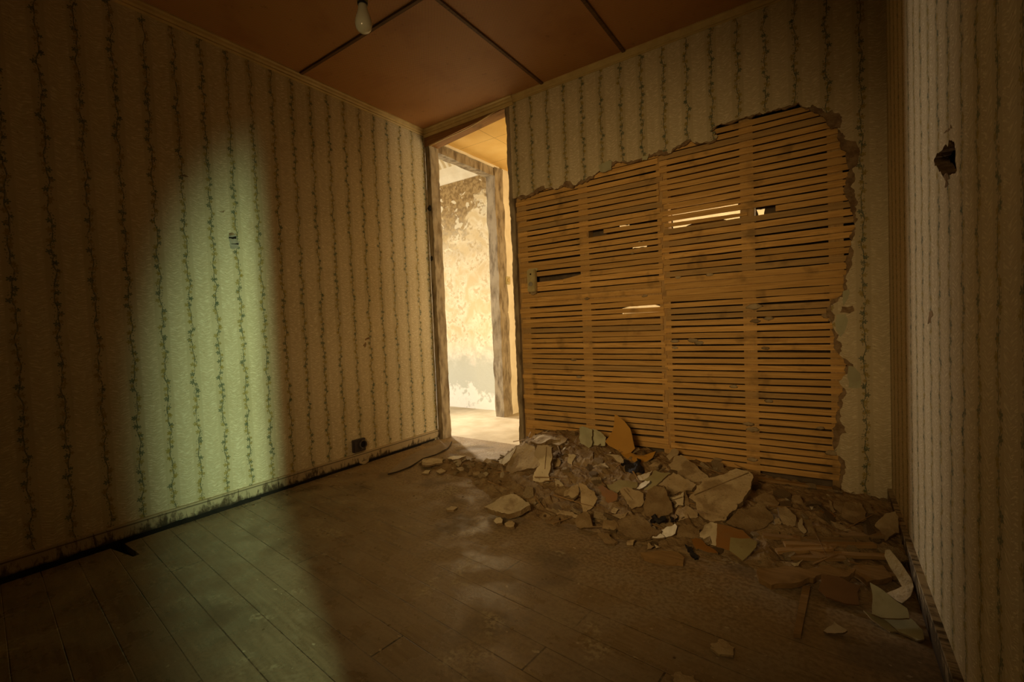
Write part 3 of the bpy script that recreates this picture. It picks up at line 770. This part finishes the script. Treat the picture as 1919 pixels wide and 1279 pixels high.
S(PF, 'small round cream lump in front of the pale speckled slab', 'plaster', [(925, 976), (930, 971), (938, 970), (942, 974), (941, 980), (930, 982)], 'tilt', .02, 'plaster_cream')
S(PF, 'tan lump right of the small round cream lump', 'plaster', [(945, 982), (953, 977), (965, 980), (963, 987), (949, 988)], 'tilt', .018, 'plaster_tan')
S(PF, 'long thin tan plaster edge on the floor left of the tan wedge', 'plaster', [(1022, 954), (1040, 954), (1060, 959), (1083, 965), (1080, 971), (1060, 967), (1040, 962)], 'tilt', .014, 'plaster_tan')
S(PF, 'flat brown plate behind the long thin tan edge', 'plaster', [(1020, 952), (1044, 941), (1062, 945), (1074, 952), (1058, 957), (1038, 954)], 'flat', .014, 'plaster_brown')
S(PF, 'half buried brown disc in front of the long thin tan edge', 'plaster', [(1023, 976), (1030, 968), (1046, 970), (1050, 977), (1037, 982)], 'flat', .012, 'plaster_brown')
S(PF, 'trapezoid brown lump at the foot of the tall tan wedge', 'plaster', [(1078, 976), (1087, 963), (1102, 960), (1107, 972), (1111, 986), (1080, 988)], 'lean', .024, 'plaster_brown')
S('board_shard', 'olive green board lying at the top of the middle heap', 'board', [(1137, 909), (1159, 900), (1195, 904), (1192, 915), (1175, 914), (1161, 919), (1156, 926), (1139, 916)], 'tilt', .008, 'olive')
S('board_shard', 'orange brown board flank below the olive green board', 'board', [(1119, 913), (1130, 909), (1157, 926), (1156, 937), (1142, 945), (1128, 928)], (-.3, -.75, .55), .006, 'rust_board')
S(PF, 'olive grey plaster wedge with two straight grooves', 'plaster', [(1161, 919), (1167, 914), (1185, 917), (1206, 925), (1206, 937), (1202, 949), (1184, 955), (1175, 945)], (.1, -.75, .6), .02, 'plaster_tan')
S('board_shard', 'curled cream board edge, upper of two beside the olive plank', 'board', [(1192, 895), (1208, 888), (1223, 883), (1208, 901), (1195, 901)], (-.3, -.7, .6), .005, 'plaster_cream', bend=.01)
S('board_shard', 'curled cream board edge, lower of two beside the olive plank', 'board', [(1191, 918), (1201, 907), (1219, 902), (1207, 913)], (-.3, -.7, .6), .005, 'white', bend=.01)
S('board_shard', 'smooth olive plank face between the curled cream edges and big plate', 'board', [(1207, 900), (1226, 882), (1257, 887), (1245, 896), (1222, 915), (1207, 920)], (-.1, -.7, .65), .008, 'olive')
S('board_shard', 'small olive tan flake on the laths side of the curled edges', 'board', [(1215, 874), (1230, 866), (1250, 874), (1257, 884), (1238, 882), (1222, 879)], 'tilt', .008, 'plaster_tan')
S(PF, 'tan plate with a torn lower edge leaning by the laths', 'plaster', [(1252, 872), (1264, 856), (1276, 853), (1286, 860), (1307, 874), (1331, 899), (1307, 906), (1281, 897), (1257, 883)], (.05, -.65, .75), .018, 'plaster_tan', sub=.006)
S(PF, 'little pointed plate sticking up behind the torn plate', 'plaster', [(1248, 856), (1262, 841), (1272, 845), (1270, 853), (1255, 864)], 'lean', .01, 'plaster_tan')
S(PF, 'broad tan plate spread under the olive plank', 'plaster', [(1224, 912), (1246, 896), (1262, 886), (1284, 898), (1305, 908), (1297, 920), (1282, 921), (1252, 929), (1246, 912)], (.0, -.6, .75), .016, 'plaster_tan', sub=.005)
S(PF, 'large brown tongue shaped slab in the centre of the heap', 'plaster', [(1214, 921), (1226, 911), (1245, 912), (1251, 930), (1259, 946), (1260, 960), (1245, 966), (1221, 976), (1207, 963), (1206, 950), (1210, 937)], (.05, -.7, .65), .022, 'plaster_brown', sub=.008)
S('board_shard', 'squared grooved cream piece left of the biggest slab', 'board', [(1252, 930), (1281, 922), (1281, 948), (1264, 953), (1256, 941)], (.1, -.75, .6), .012, 'plaster_cream')
S(PF, 'narrow brown wedge wedged left of the biggest slab', 'plaster', [(1282, 918), (1290, 934), (1293, 945), (1288, 949), (1281, 946)], 'lean', .012, 'plaster_brown')
big = S(PF, 'biggest tan plaster slab on the heap, scored by one long line', 'plaster', [(1291, 933), (1305, 910), (1314, 907), (1355, 890), (1379, 878), (1399, 882), (1410, 889), (1407, 915), (1396, 930), (1382, 945), (1380, 955), (1359, 976), (1330, 978), (1317, 970), (1306, 956), (1304, 942)], (.05, -.62, .78), .03, 'plaster_tan', sub=.004)
S(PF, 'brown plate tucked under the right of the biggest slab', 'plaster', [(1382, 955), (1414, 950), (1420, 941), (1439, 956), (1449, 975), (1439, 985), (1406, 997), (1372, 986), (1360, 980)], (.1, -.6, .75), .016, 'plaster_brown', sub=.005)
S(PF, 'orange brown plate above the plate right of the biggest slab', 'plaster', [(1412, 934), (1429, 925), (1447, 929), (1460, 942), (1455, 951), (1441, 957), (1422, 944)], (.1, -.65, .7), .016, 'plaster_brown', sub=.006)
S(PF, 'rounded tan chunk on the dark debris right of the orange brown plate', 'plaster', [(1457, 951), (1472, 950), (1491, 966), (1491, 986), (1466, 982), (1461, 967)], (.2, -.65, .7), .024, 'plaster_tan', sub=.006)
S(PF, 'small tan nugget touching the rounded tan chunk', 'plaster', [(1450, 973), (1460, 971), (1465, 980), (1457, 991), (1453, 986)], 'tilt', .02, 'plaster_tan')
S(PF, 'oval brown plate above the two tone board', 'plaster', [(1417, 997), (1440, 991), (1460, 998), (1461, 1006), (1437, 1012), (1421, 1007)], 'tilt', .016, 'plaster_brown', sub=.005)
S(PF, 'brown flat lump beneath the squared grooved cream piece', 'plaster', [(1268, 955), (1290, 950), (1306, 958), (1308, 970), (1290, 972), (1272, 978)], 'tilt', .02, 'plaster_tan', sub=.006)
def score(o, n, a, b, mat='plaster_brown', w=.0014):
    """scored line: a thin dark groove strip lying on a slab's face"""
    n = Vector(n).normalized(); c = Vector(o.location) + n*.0035
    A, B = on_plane(a, c, n)-Vector(o.location), on_plane(b, c, n)-Vector(o.location)
    sd = (B-A).cross(n).normalized()*w; bm = bmesh.new(); k = 8; prev = None
    for i in range(k+1):
        q = A.lerp(B, i/k) + sd*.5*noise.noise(Vector((i*.9, a[0], 0)))
        r = [bm.verts.new(q+sd*u+n*v) for u, v in ((-1, -.004), (1, -.004), (1, .001), (-1, .001))]
        if prev:
            for j in range(4): bm.faces.new((prev[j], prev[(j+1) % 4], r[(j+1) % 4], r[j]))
        prev = r
    p = obj('scored_line', bm, mat, o); p['label'] = 'dark scored line'
score(big, (.05, -.62, .78), (1301, 928), (1403, 886))
two = {o.get('label', ''): o for o in COL.objects}
for lab, n, a, b in (('tall cracked cream', (.2, -.9, .4), (1024, 838), (1021, 880)), ('squared grooved', (.1, -.75, .6), (1256, 939), (1279, 932)), ('olive grey plaster wedge', (.1, -.75, .6), (1169, 917), (1186, 937)), ('olive grey plaster wedge', (.1, -.75, .6), (1174, 915), (1180, 922))):
    for k, o in list(two.items()):
        if k.startswith(lab): score(o, n, a, b)
# two tone board: orange paint and bare olive half in one sheet
def two_tone():
    poly = [(1344, 982), (1392, 994), (1407, 1009), (1419, 1016), (1417, 1026), (1405, 1040), (1392, 1052), (1367, 1033), (1342, 1025)]
    o = S('painted_board', 'two tone board, orange brown and olive, at the heap front', 'board', poly, (-.02, -.72, .69), .006, 'rust_board', 'plaster_tan', amp=.03)
    n = Vector((-.02, -.72, .69)).normalized(); c = Vector(o.location)
    ol = [(1369, 1008), (1405, 1010), (1419, 1016), (1417, 1026), (1405, 1040), (1392, 1052), (1367, 1033)]
    ex = Vector((1, 0, 0)); ex = (ex-n*ex.dot(n)).normalized(); ey = n.cross(ex)
    P = [(lambda q: ((q-c).dot(ex), (q-c).dot(ey)))(on_plane(p, c, n)) for p in ol]
    b = obj('olive_area', filled([ragged(P, .02, 1, True)], lambda p: ex*p[0]+ey*p[1]+n*.0025, -n*.002), 'olive', o)
    b['label'] = 'bare olive area'
two_tone()
S(PF, 'cream canvas textured piece joined to the two tone board', 'plaster', [(1311, 1007), (1320, 985), (1343, 981), (1341, 1024), (1331, 1021)], (-.05, -.72, .68), .008, 'plaster_cream')
S(PF, 'dull brown block left of the cream canvas textured piece', 'plaster', [(1270, 988), (1290, 984), (1312, 992), (1311, 1006), (1295, 1010), (1268, 1008)], 'lean', .02, 'plaster_brown')
S(PF, 'whitish crumpled piece before the charred lumps', 'plaster', [(1239, 993), (1250, 988), (1264, 981), (1269, 987), (1265, 1001), (1246, 1008)], 'lean', .012, 'white', sub=.012)
S(PF, 'greyish white triangle on the edge of the broad flat plate', 'plaster', [(1216, 1008), (1230, 994), (1246, 1007)], 'tilt', .008, 'white', lift=.006)
S(PF, 'broad flat reddish brown plate at the heap front', 'plaster', [(1156, 978), (1182, 966), (1207, 970), (1225, 990), (1240, 995), (1218, 1007), (1200, 1012), (1176, 1008), (1160, 996)], (0, -.4, .9), .016, 'plaster_brown', sub=.006)
S(PF, 'brown block left of the broad flat plate', 'plaster', [(1129, 991), (1131, 976), (1151, 975), (1159, 988), (1140, 993)], 'lean', .024, 'plaster_brown')
S(PF, 'long tan lump above the brown block', 'plaster', [(1139, 971), (1157, 964), (1177, 960), (1172, 969), (1145, 976)], 'tilt', .016, 'plaster_tan')
S(PF, 'small upright cream chip above the long tan lump', 'plaster', [(1144, 962), (1150, 951), (1159, 955), (1154, 963)], 'lean', .01, 'plaster_cream')
S('board_shard', 'orange brown strip with a pale tip below the dull brown block', 'board', [(1295, 1011), (1314, 1011), (1330, 1025), (1346, 1037), (1322, 1034), (1305, 1031)], 'tilt', .006, 'rust_board')
S(PF, 'tan flakes stack at the front left corner of the heap', 'plaster', [(1120, 1000), (1139, 999), (1157, 1015), (1151, 1020), (1132, 1017)], 'tilt', .014, 'plaster_brown')
S(PF, 'small olive triangle on the floor before the broad flat plate', 'plaster', [(1212, 1031), (1215, 1017), (1227, 1024)], 'lean', .006, 'plaster_tan')
S(PF, 'tiny tan triangle right of the small olive triangle', 'plaster', [(1226, 1020), (1237, 1026), (1230, 1028)], 'tilt', .006, 'plaster_cream')
S(PF, 'tan chip at the left of the small olive triangle', 'plaster', [(1176, 1014), (1190, 1012), (1186, 1022), (1175, 1022)], 'tilt', .01, 'plaster_tan')
S('wood_board', 'weathered wood board lying in front of the two tone board', 'board', [(1200, 1036), (1240, 1032), (1270, 1035), (1283, 1046), (1280, 1056), (1240, 1052), (1207, 1045)], 'flat', .016, 'stick', 'stick', amp=.03)
S('charred_lump', 'black charred lump between the brown tongue slab and flat plate', 'debris', [(1220, 968), (1228, 963), (1246, 967), (1247, 976), (1237, 978), (1234, 981), (1222, 983)], 'lean', .03, 'charcoal', 'charcoal', amp=.2, sub=.02, lift=.012)
S('charred_lump', 'black charred lump under the squared grooved cream piece', 'debris', [(1257, 968), (1266, 964), (1270, 973), (1258, 979)], 'lean', .02, 'charcoal', 'charcoal', amp=.2, sub=.015, lift=.01)
S('charred_lump', 'black splinter below the orange brown strip', 'debris', [(1283, 1020), (1296, 1025), (1306, 1040), (1309, 1046), (1296, 1042), (1288, 1032)], 'tilt', .012, 'charcoal', 'charcoal', amp=.12)
S('charred_lump', 'black crumbs under the foot of the orange hardboard', 'debris', [(1163, 868), (1178, 862), (1200, 870), (1206, 882), (1190, 889), (1172, 882)], 'tilt', .02, 'charcoal', 'charcoal', amp=.2, sub=.02)
# right end of the heap
S(PF, 'large dull brown plate leaning near the right wall corner', 'plaster', [(1584, 941), (1600, 941), (1615, 945), (1624, 975), (1600, 982), (1574, 966), (1580, 950)], (.15, -.65, .72), .016, 'plaster_brown', sub=.004)
S(PF, 'tall brown flake left of the plate near the right corner', 'plaster', [(1561, 937), (1582, 942), (1575, 963), (1562, 951)], (.1, -.75, .6), .012, 'plaster_brown')
S(PF, 'brown flake right of the plate near the right corner', 'plaster', [(1616, 939), (1629, 944), (1640, 962), (1621, 966)], (.2, -.7, .6), .012, 'plaster_brown')
S(PF, 'rounded brown slab propped against the right wall corner', 'plaster', [(1639, 986), (1657, 966), (1678, 959), (1684, 980), (1685, 1000), (1659, 1015), (1652, 1000)], (-.25, -.75, .6), .014, 'plaster_tan', sub=.004)
S(PF, 'thin cream sliver standing right of the rounded tan chunk', 'plaster', [(1495, 981), (1502, 971), (1512, 996), (1507, 1001), (1496, 990)], 'lean', .01, 'plaster_cream')
S(PF, 'brown oblong standing beside the thin cream sliver', 'plaster', [(1506, 974), (1520, 975), (1529, 1000), (1515, 1001)], 'lean', .014, 'plaster_brown')
S(PF, 'pointed orange brown flake in the right debris', 'plaster', [(1534, 956), (1560, 961), (1567, 969), (1550, 971)], 'tilt', .01, 'rust_board')
S(PF, 'thin upright flake beside the pointed orange brown flake', 'plaster', [(1552, 937), (1559, 942), (1566, 960), (1561, 962)], 'lean', .008, 'plaster_tan')
S(PF, 'long curved tan strip at the right of the heap', 'plaster', [(1556, 976), (1580, 986), (1615, 996), (1605, 1001), (1580, 997), (1560, 981)], 'tilt', .01, 'plaster_tan')
S(PF, 'small pale chip high on the right debris', 'plaster', [(1514, 947), (1527, 947), (1522, 956)], 'tilt', .008, 'plaster_cream')
S(PF, 'brown plate under the last laths right of the biggest slab', 'plaster', [(1484, 930), (1499, 929), (1508, 949), (1484, 942)], 'lean', .012, 'plaster_brown')
S(PF, 'orange lump beside the broken lath bundle', 'plaster', [(1482, 1012), (1490, 1003), (1499, 1018), (1490, 1022)], 'lean', .016, 'rust_board')
S('wood_board', 'splintered tan wood board at the near edge of the heap', 'board', [(1419, 1066), (1462, 1061), (1550, 1059), (1604, 1063), (1570, 1081), (1539, 1077), (1505, 1091), (1445, 1096), (1422, 1083)], 'flat', .02, 'stick', 'stick', amp=.05, sub=.01)
S('wood_board', 'brown wood board end below the curled strip', 'board', [(1599, 1061), (1655, 1060), (1672, 1082), (1625, 1091), (1599, 1072)], 'flat', .02, 'stick', 'stick', amp=.03)
S('board_shard', 'dark brown hardboard sheet lying before the splintered board', 'board', [(1539, 1076), (1569, 1080), (1612, 1099), (1610, 1134), (1580, 1130), (1548, 1119), (1533, 1106)], (0, -.35, .93), .005, 'dark_board', 'dark_board', amp=.03, lift=.012)
S('board_shard', 'upper pale green board triangle beside the right wall', 'board', [(1630, 1092), (1651, 1104), (1700, 1141), (1704, 1159), (1651, 1158), (1634, 1151)], (-.12, -.45, .88), .006, 'pale_green', 'plaster_tan', amp=.02, lift=.02)
S('board_shard', 'lower pale green board lying by the right baseboard', 'board', [(1652, 1158), (1708, 1160), (1730, 1183), (1732, 1199), (1719, 1201), (1683, 1184), (1663, 1167)], (-.08, -.2, .95), .006, 'pale_green', 'plaster_tan', amp=.02)
S('board_shard', 'narrow olive flap left of the lower pale green board', 'board', [(1618, 1144), (1633, 1151), (1652, 1158), (1682, 1184), (1668, 1184), (1635, 1162)], (0, -.2, .95), .005, 'olive', 'plaster_tan', amp=.02)
S('vinyl_strip', 'smooth curled cream strip bent like a hook by the right wall', 'strip', [(1660, 1046), (1663, 1037), (1672, 1037), (1690, 1058), (1708, 1085), (1712, 1100), (1708, 1120), (1694, 1137), (1684, 1131), (1662, 1114), (1680, 1106), (1690, 1100), (1682, 1085), (1668, 1064)], (-.3, -.6, .7), .004, 'plaster_cream', 'plaster_cream', amp=.0, bend=.02)
S('stick', 'straight dark wooden stick lying on the floor toward the camera', 'stick', [(1504, 1098), (1519, 1099), (1501, 1190), (1487, 1188)], 'floor', .012, 'stick', 'stick', amp=.0)
S('board_shard', 'small pale triangle alone on the floor near the right wall', 'board', [(1543, 1183), (1563, 1166), (1588, 1182), (1578, 1187), (1550, 1187)], (0, -.2, .97), .006, 'plaster_cream', amp=.05)
S('board_shard', 'cream bit lying on the splintered board', 'board', [(1482, 1057), (1505, 1048), (1496, 1061), (1489, 1062)], 'tilt', .006, 'plaster_cream', lift=.02)
S(PF, 'tan leaf shaped flake alone on the near floor', 'plaster', [(1331, 1215), (1340, 1206), (1354, 1198), (1366, 1206), (1377, 1214), (1374, 1229), (1348, 1227)], 'floor', .006, 'plaster_tan', amp=.15)
S(PF, 'tan flake cut by the lower picture edge', 'plaster', [(1256, 1266), (1275, 1259), (1300, 1266), (1312, 1279), (1262, 1284)], 'floor', .006, 'plaster_tan', amp=.15)
# left spread by the doorway
S('linoleum_sheet', 'grey linoleum sheet with a dark curved edge by the left baseboard', 'floor sheet', [(727, 888), (751, 866), (780, 847), (804, 839), (830, 830), (847, 829), (841, 839), (816, 852), (792, 859), (770, 874), (744, 884)], 'floor', .006, 'lino', 'lino_edge', amp=.01)
def edge_cord():
    pts = [on_axis(p, 2, .009) for p in ((727, 889), (744, 885), (770, 875), (792, 860), (816, 853), (833, 846), (842, 838), (847, 828))]
    bm = bmesh.new(); prev = None; P = []
    for a, b in zip(pts, pts[1:]): P += [a.lerp(b, k/4) for k in range(4)]
    P.append(pts[-1])
    for k in range(2): P = [P[0]] + [(P[i-1]+P[i]*2+P[i+1])/4 for i in range(1, len(P)-1)] + [P[-1]]
    for i, q in enumerate(P):
        d = (P[min(i+1, len(P)-1)]-P[max(i-1, 0)]).normalized(); sd = d.cross(Vector((0, 0, 1)))
        r = [bm.verts.new(q + (sd*math.cos(a)+Vector((0, 0, 1))*math.sin(a))*.004) for a in (0, PI/3, 2*PI/3, PI, 4*PI/3, 5*PI/3)]
        if prev:
            for k in range(6): bm.faces.new((prev[k], prev[(k+1) % 6], r[(k+1) % 6], r[k]))
        prev = r
    o = obj('black_cord', bm, 'lino_edge')
    tag(o, 'thin dark cord curving along the edge of the grey linoleum', 'cord')
edge_cord()
S(PF, 'orange tan tile fragment lying beside the linoleum edge', 'plaster', [(792, 861), (799, 859), (830, 860), (830, 867), (806, 872), (792, 872)], 'floor', .012, 'plaster_cream')
S(PF, 'bright white flake on the dirt in the doorway', 'plaster', [(838, 859), (850, 855), (873, 855), (860, 860), (848, 862)], 'floor', .006, 'white', lift=.01)
S(PF, 'pale chip at the near tip of the dirt spread', 'plaster', [(790, 887), (797, 882), (806, 881), (803, 888)], 'flat', .008, 'plaster_cream')
S(PF, 'cream chip right of the pale chip at the spread tip', 'plaster', [(817, 884), (827, 878), (835, 884), (824, 888)], 'flat', .008, 'plaster_cream')
S(PF, 'cream chip in the middle of the dirt spread', 'plaster', [(855, 877), (867, 875), (872, 881), (862, 883)], 'flat', .008, 'plaster_cream')
S(PF, 'curved tan chip right of the middle of the dirt spread', 'plaster', [(884, 885), (892, 882), (900, 885), (900, 890), (886, 890)], 'flat', .01, 'plaster_tan')
S(PF, 'tan lump left of the sliver nearest the doorway', 'plaster', [(906, 865), (912, 859), (930, 861), (930, 868), (919, 871)], 'tilt', .014, 'plaster_tan')
S(PF, 'flat tan plate behind the cream chip of the dirt spread', 'plaster', [(875, 872), (884, 868), (894, 875), (880, 877)], 'flat', .008, 'plaster_tan')
S(PF, 'cream lump on the bare floor left of the pale speckled slab', 'plaster', [(836, 953), (846, 949), (857, 951), (850, 956), (838, 957)], 'floor', .01, 'plaster_cream')
S('peeled_paper', 'curl of peeled paper hanging below the dark socket', 'paper', [(672, 862), (679, 866), (687, 862), (688, 855), (693, 854), (691, 865), (683, 871), (674, 869)], (.6, -.5, .5), .003, 'plaster_tan', 'plaster_tan', amp=.03)
# broken laths lying at the right end
STK = [((1462, 1017), (1600, 1020), 'topmost broken lath in the bundle at the right end'), ((1470, 1027), (1640, 1030), 'long broken lath just below the topmost one'), ((1455, 1040), (1560, 1036), 'short broken lath at the left of the bundle'), ((1530, 1044), (1668, 1052), 'broken lath running to the curled strip'), ((1560, 1010), (1655, 1012), 'broken lath lying nearest the right corner slab'), ((1600, 1078), (1690, 1090), 'broken lath under the curled strip'), ((1480, 1050), (1585, 1055), 'broken lath at the front of the bundle'), ((1430, 1010), (1500, 1018), 'lath splinter beside the oval brown plate'), ((1420, 902), (1560, 923), 'rotten lath lying along the wall foot'), ((1520, 1040), (1545, 1055), 'short orange brown splinter crossing the bundle')]
for a, b, lab in STK:
    A = ray_mound(a) + Vector((0, 0, .012)); B = ray_mound(b) + Vector((0, 0, .014))
    B.x = min(B.x, W-.03); A.y = min(A.y, -.03); B.y = min(B.y, -.03)
    d = B-A; L = d.length; bm = bmesh.new(); n = 8; prev = None; s = rc.uniform(0, 50)
    ex = d.normalized(); ey = Vector((0, 0, 1)).cross(ex).normalized(); ez = ex.cross(ey)
    for i in range(n+1):
        t = (i/n-.5)*L; w = .014*(1-.35*abs(i/n-.5)*2*rc.random())
        jog = .004*noise.noise(Vector((i*.6, s, 0)))
        r = [bm.verts.new(Vector((t, jog+u*w, v*.006))) for u, v in ((-1, -1), (1, -1), (1, 1), (-1, 1))]
        if prev:
            for k in range(4): bm.faces.new((prev[k], prev[(k+1) % 4], r[(k+1) % 4], r[k]))
        else: bm.faces.new(r)
        prev = r
    bm.faces.new(prev[::-1])
    o = obj('broken_lath', bm, 'stick'); o.matrix_world = Matrix.Translation((A+B)/2) @ Matrix((ex, ey, ez)).transposed().to_4x4()
    tag(o, lab, 'lath', 'broken laths on the heap')
# small crumbs: three shapes, copied one by one
protos = []
for k in range(6):
    bm = bmesh.new(); m_ = rc.randint(5, 7); s = rc.uniform(0, 9)
    P = [(math.cos(2*PI*i/m_+rc.uniform(-.3, .3))*rc.uniform(.6, 1), math.sin(2*PI*i/m_)*rc.uniform(.5, 1)) for i in range(m_)]
    bm = filled([P], lambda p: Vector((p[0], p[1], 0)), Vector((0, 0, -.3 if k < 4 else -.6)))
    bmesh.ops.recalc_face_normals(bm, faces=bm.faces)
    me = bpy.data.meshes.new('plaster_chip'); bm.to_mesh(me); bm.free()
    me.materials.append(MT[('plaster_tan', 'plaster_cream', 'plaster_brown', 'plaster_tan', 'plaster_brown', 'plaster_tan')[k]])
    protos.append(me)
def chip(x, y, r, k, label, group, tilt=.5):
    o = bpy.data.objects.new('plaster_chip', protos[k]); COL.objects.link(o)
    z = mound(x, y)
    o.location = (x, y, max(z, 0) + r*.25 + (.004 if z > .02 else 0)); o.scale = (r, r*rc.uniform(.6, 1), r)
    o.rotation_euler = (rc.gauss(.15, tilt)*(1 if z > .015 else .1), rc.gauss(0, tilt)*(1 if z > .015 else .1), rc.uniform(0, 6.28))
    tag(o, label, 'plaster', group)
n = 0
while n < 118:
    x = rc.uniform(.85, W-.03); y = -rc.uniform(.03, 1.0)
    if -y > lerp(FRONT, x)*1.03: continue
    if rc.random() > (1.0 if x < 1.45 else .6): continue
    chip(x, y, rc.choice((.009, .011, .014, .018, .024)), rc.randrange(6), 'small broken plaster chip on the rubble heap', 'plaster chips on the rubble heap'); n += 1
n = 0
while n < 70:
    x = rc.uniform(.92, W-.05); y = -rc.uniform(.05, .95)
    if -y > lerp(FRONT, x)*.98: continue
    chip(x, y, rc.choice((.026, .032, .038, .048)), rc.choice((0, 2, 2, 3, 4, 5)), 'palm sized plaster piece lying loose in the rubble', 'palm sized plaster pieces', .45); n += 1
n = 0
while n < 60:
    x = rc.uniform(.95, W-.06); y = -rc.uniform(.08, .95)
    if -y > lerp(FRONT, x)*1.0: continue
    L = rc.uniform(.03, .11); bm = bmesh.new(); w = rc.uniform(.0015, .004)
    vs = bx(bm, -L, L, -w, w, -w*.6, w*.6)
    for v in vs:
        if v.co.x > 0: v.co.y *= .3; v.co.z *= .5
    o = obj('wood_splinter', bm, 'stick'); o.location = (x, y, mound(x, y)+.010+L*.12); o.rotation_euler = (0, rc.gauss(0, .18), rc.gauss(0, .7))
    tag(o, 'thin wood splinter lying in the rubble heap', 'splinter', 'wood splinters in the rubble'); n += 1
n = 0
while n < 80:
    x = rc.gauss(.78, .21); y = rc.gauss(-.51, .085)
    if not (.4 < x < 1.1): continue
    chip(x, y, rc.choice((.007, .010, .014, .020, .026)), rc.randrange(6), 'little plaster crumb in the dirt spread before the doorway', 'crumbs before the doorway', .3); n += 1
n = 0
while n < 25:
    x = rc.uniform(.15, W-.1); y = rc.uniform(-2.2, -.55)
    if mound(x, y) > .004 or rc.random() > .35+.65*sst(-1.9, -.9, y): continue
    chip(x, y, rc.choice((.003, .004, .005, .007)), rc.randrange(6), 'tiny crumb scattered on the bare floorboards', 'crumbs on the floorboards', .1); n += 1
n = 0
while n < 15:
    y = rc.uniform(-1.7, -.15); x = rc.uniform(.035, .12)
    chip(x, y, rc.choice((.005, .007, .010)), rc.randrange(6), 'small crumb along the foot of the left baseboard', 'crumbs along the left baseboard', .2); n += 1
for l in LOG: print('SLAB', l)
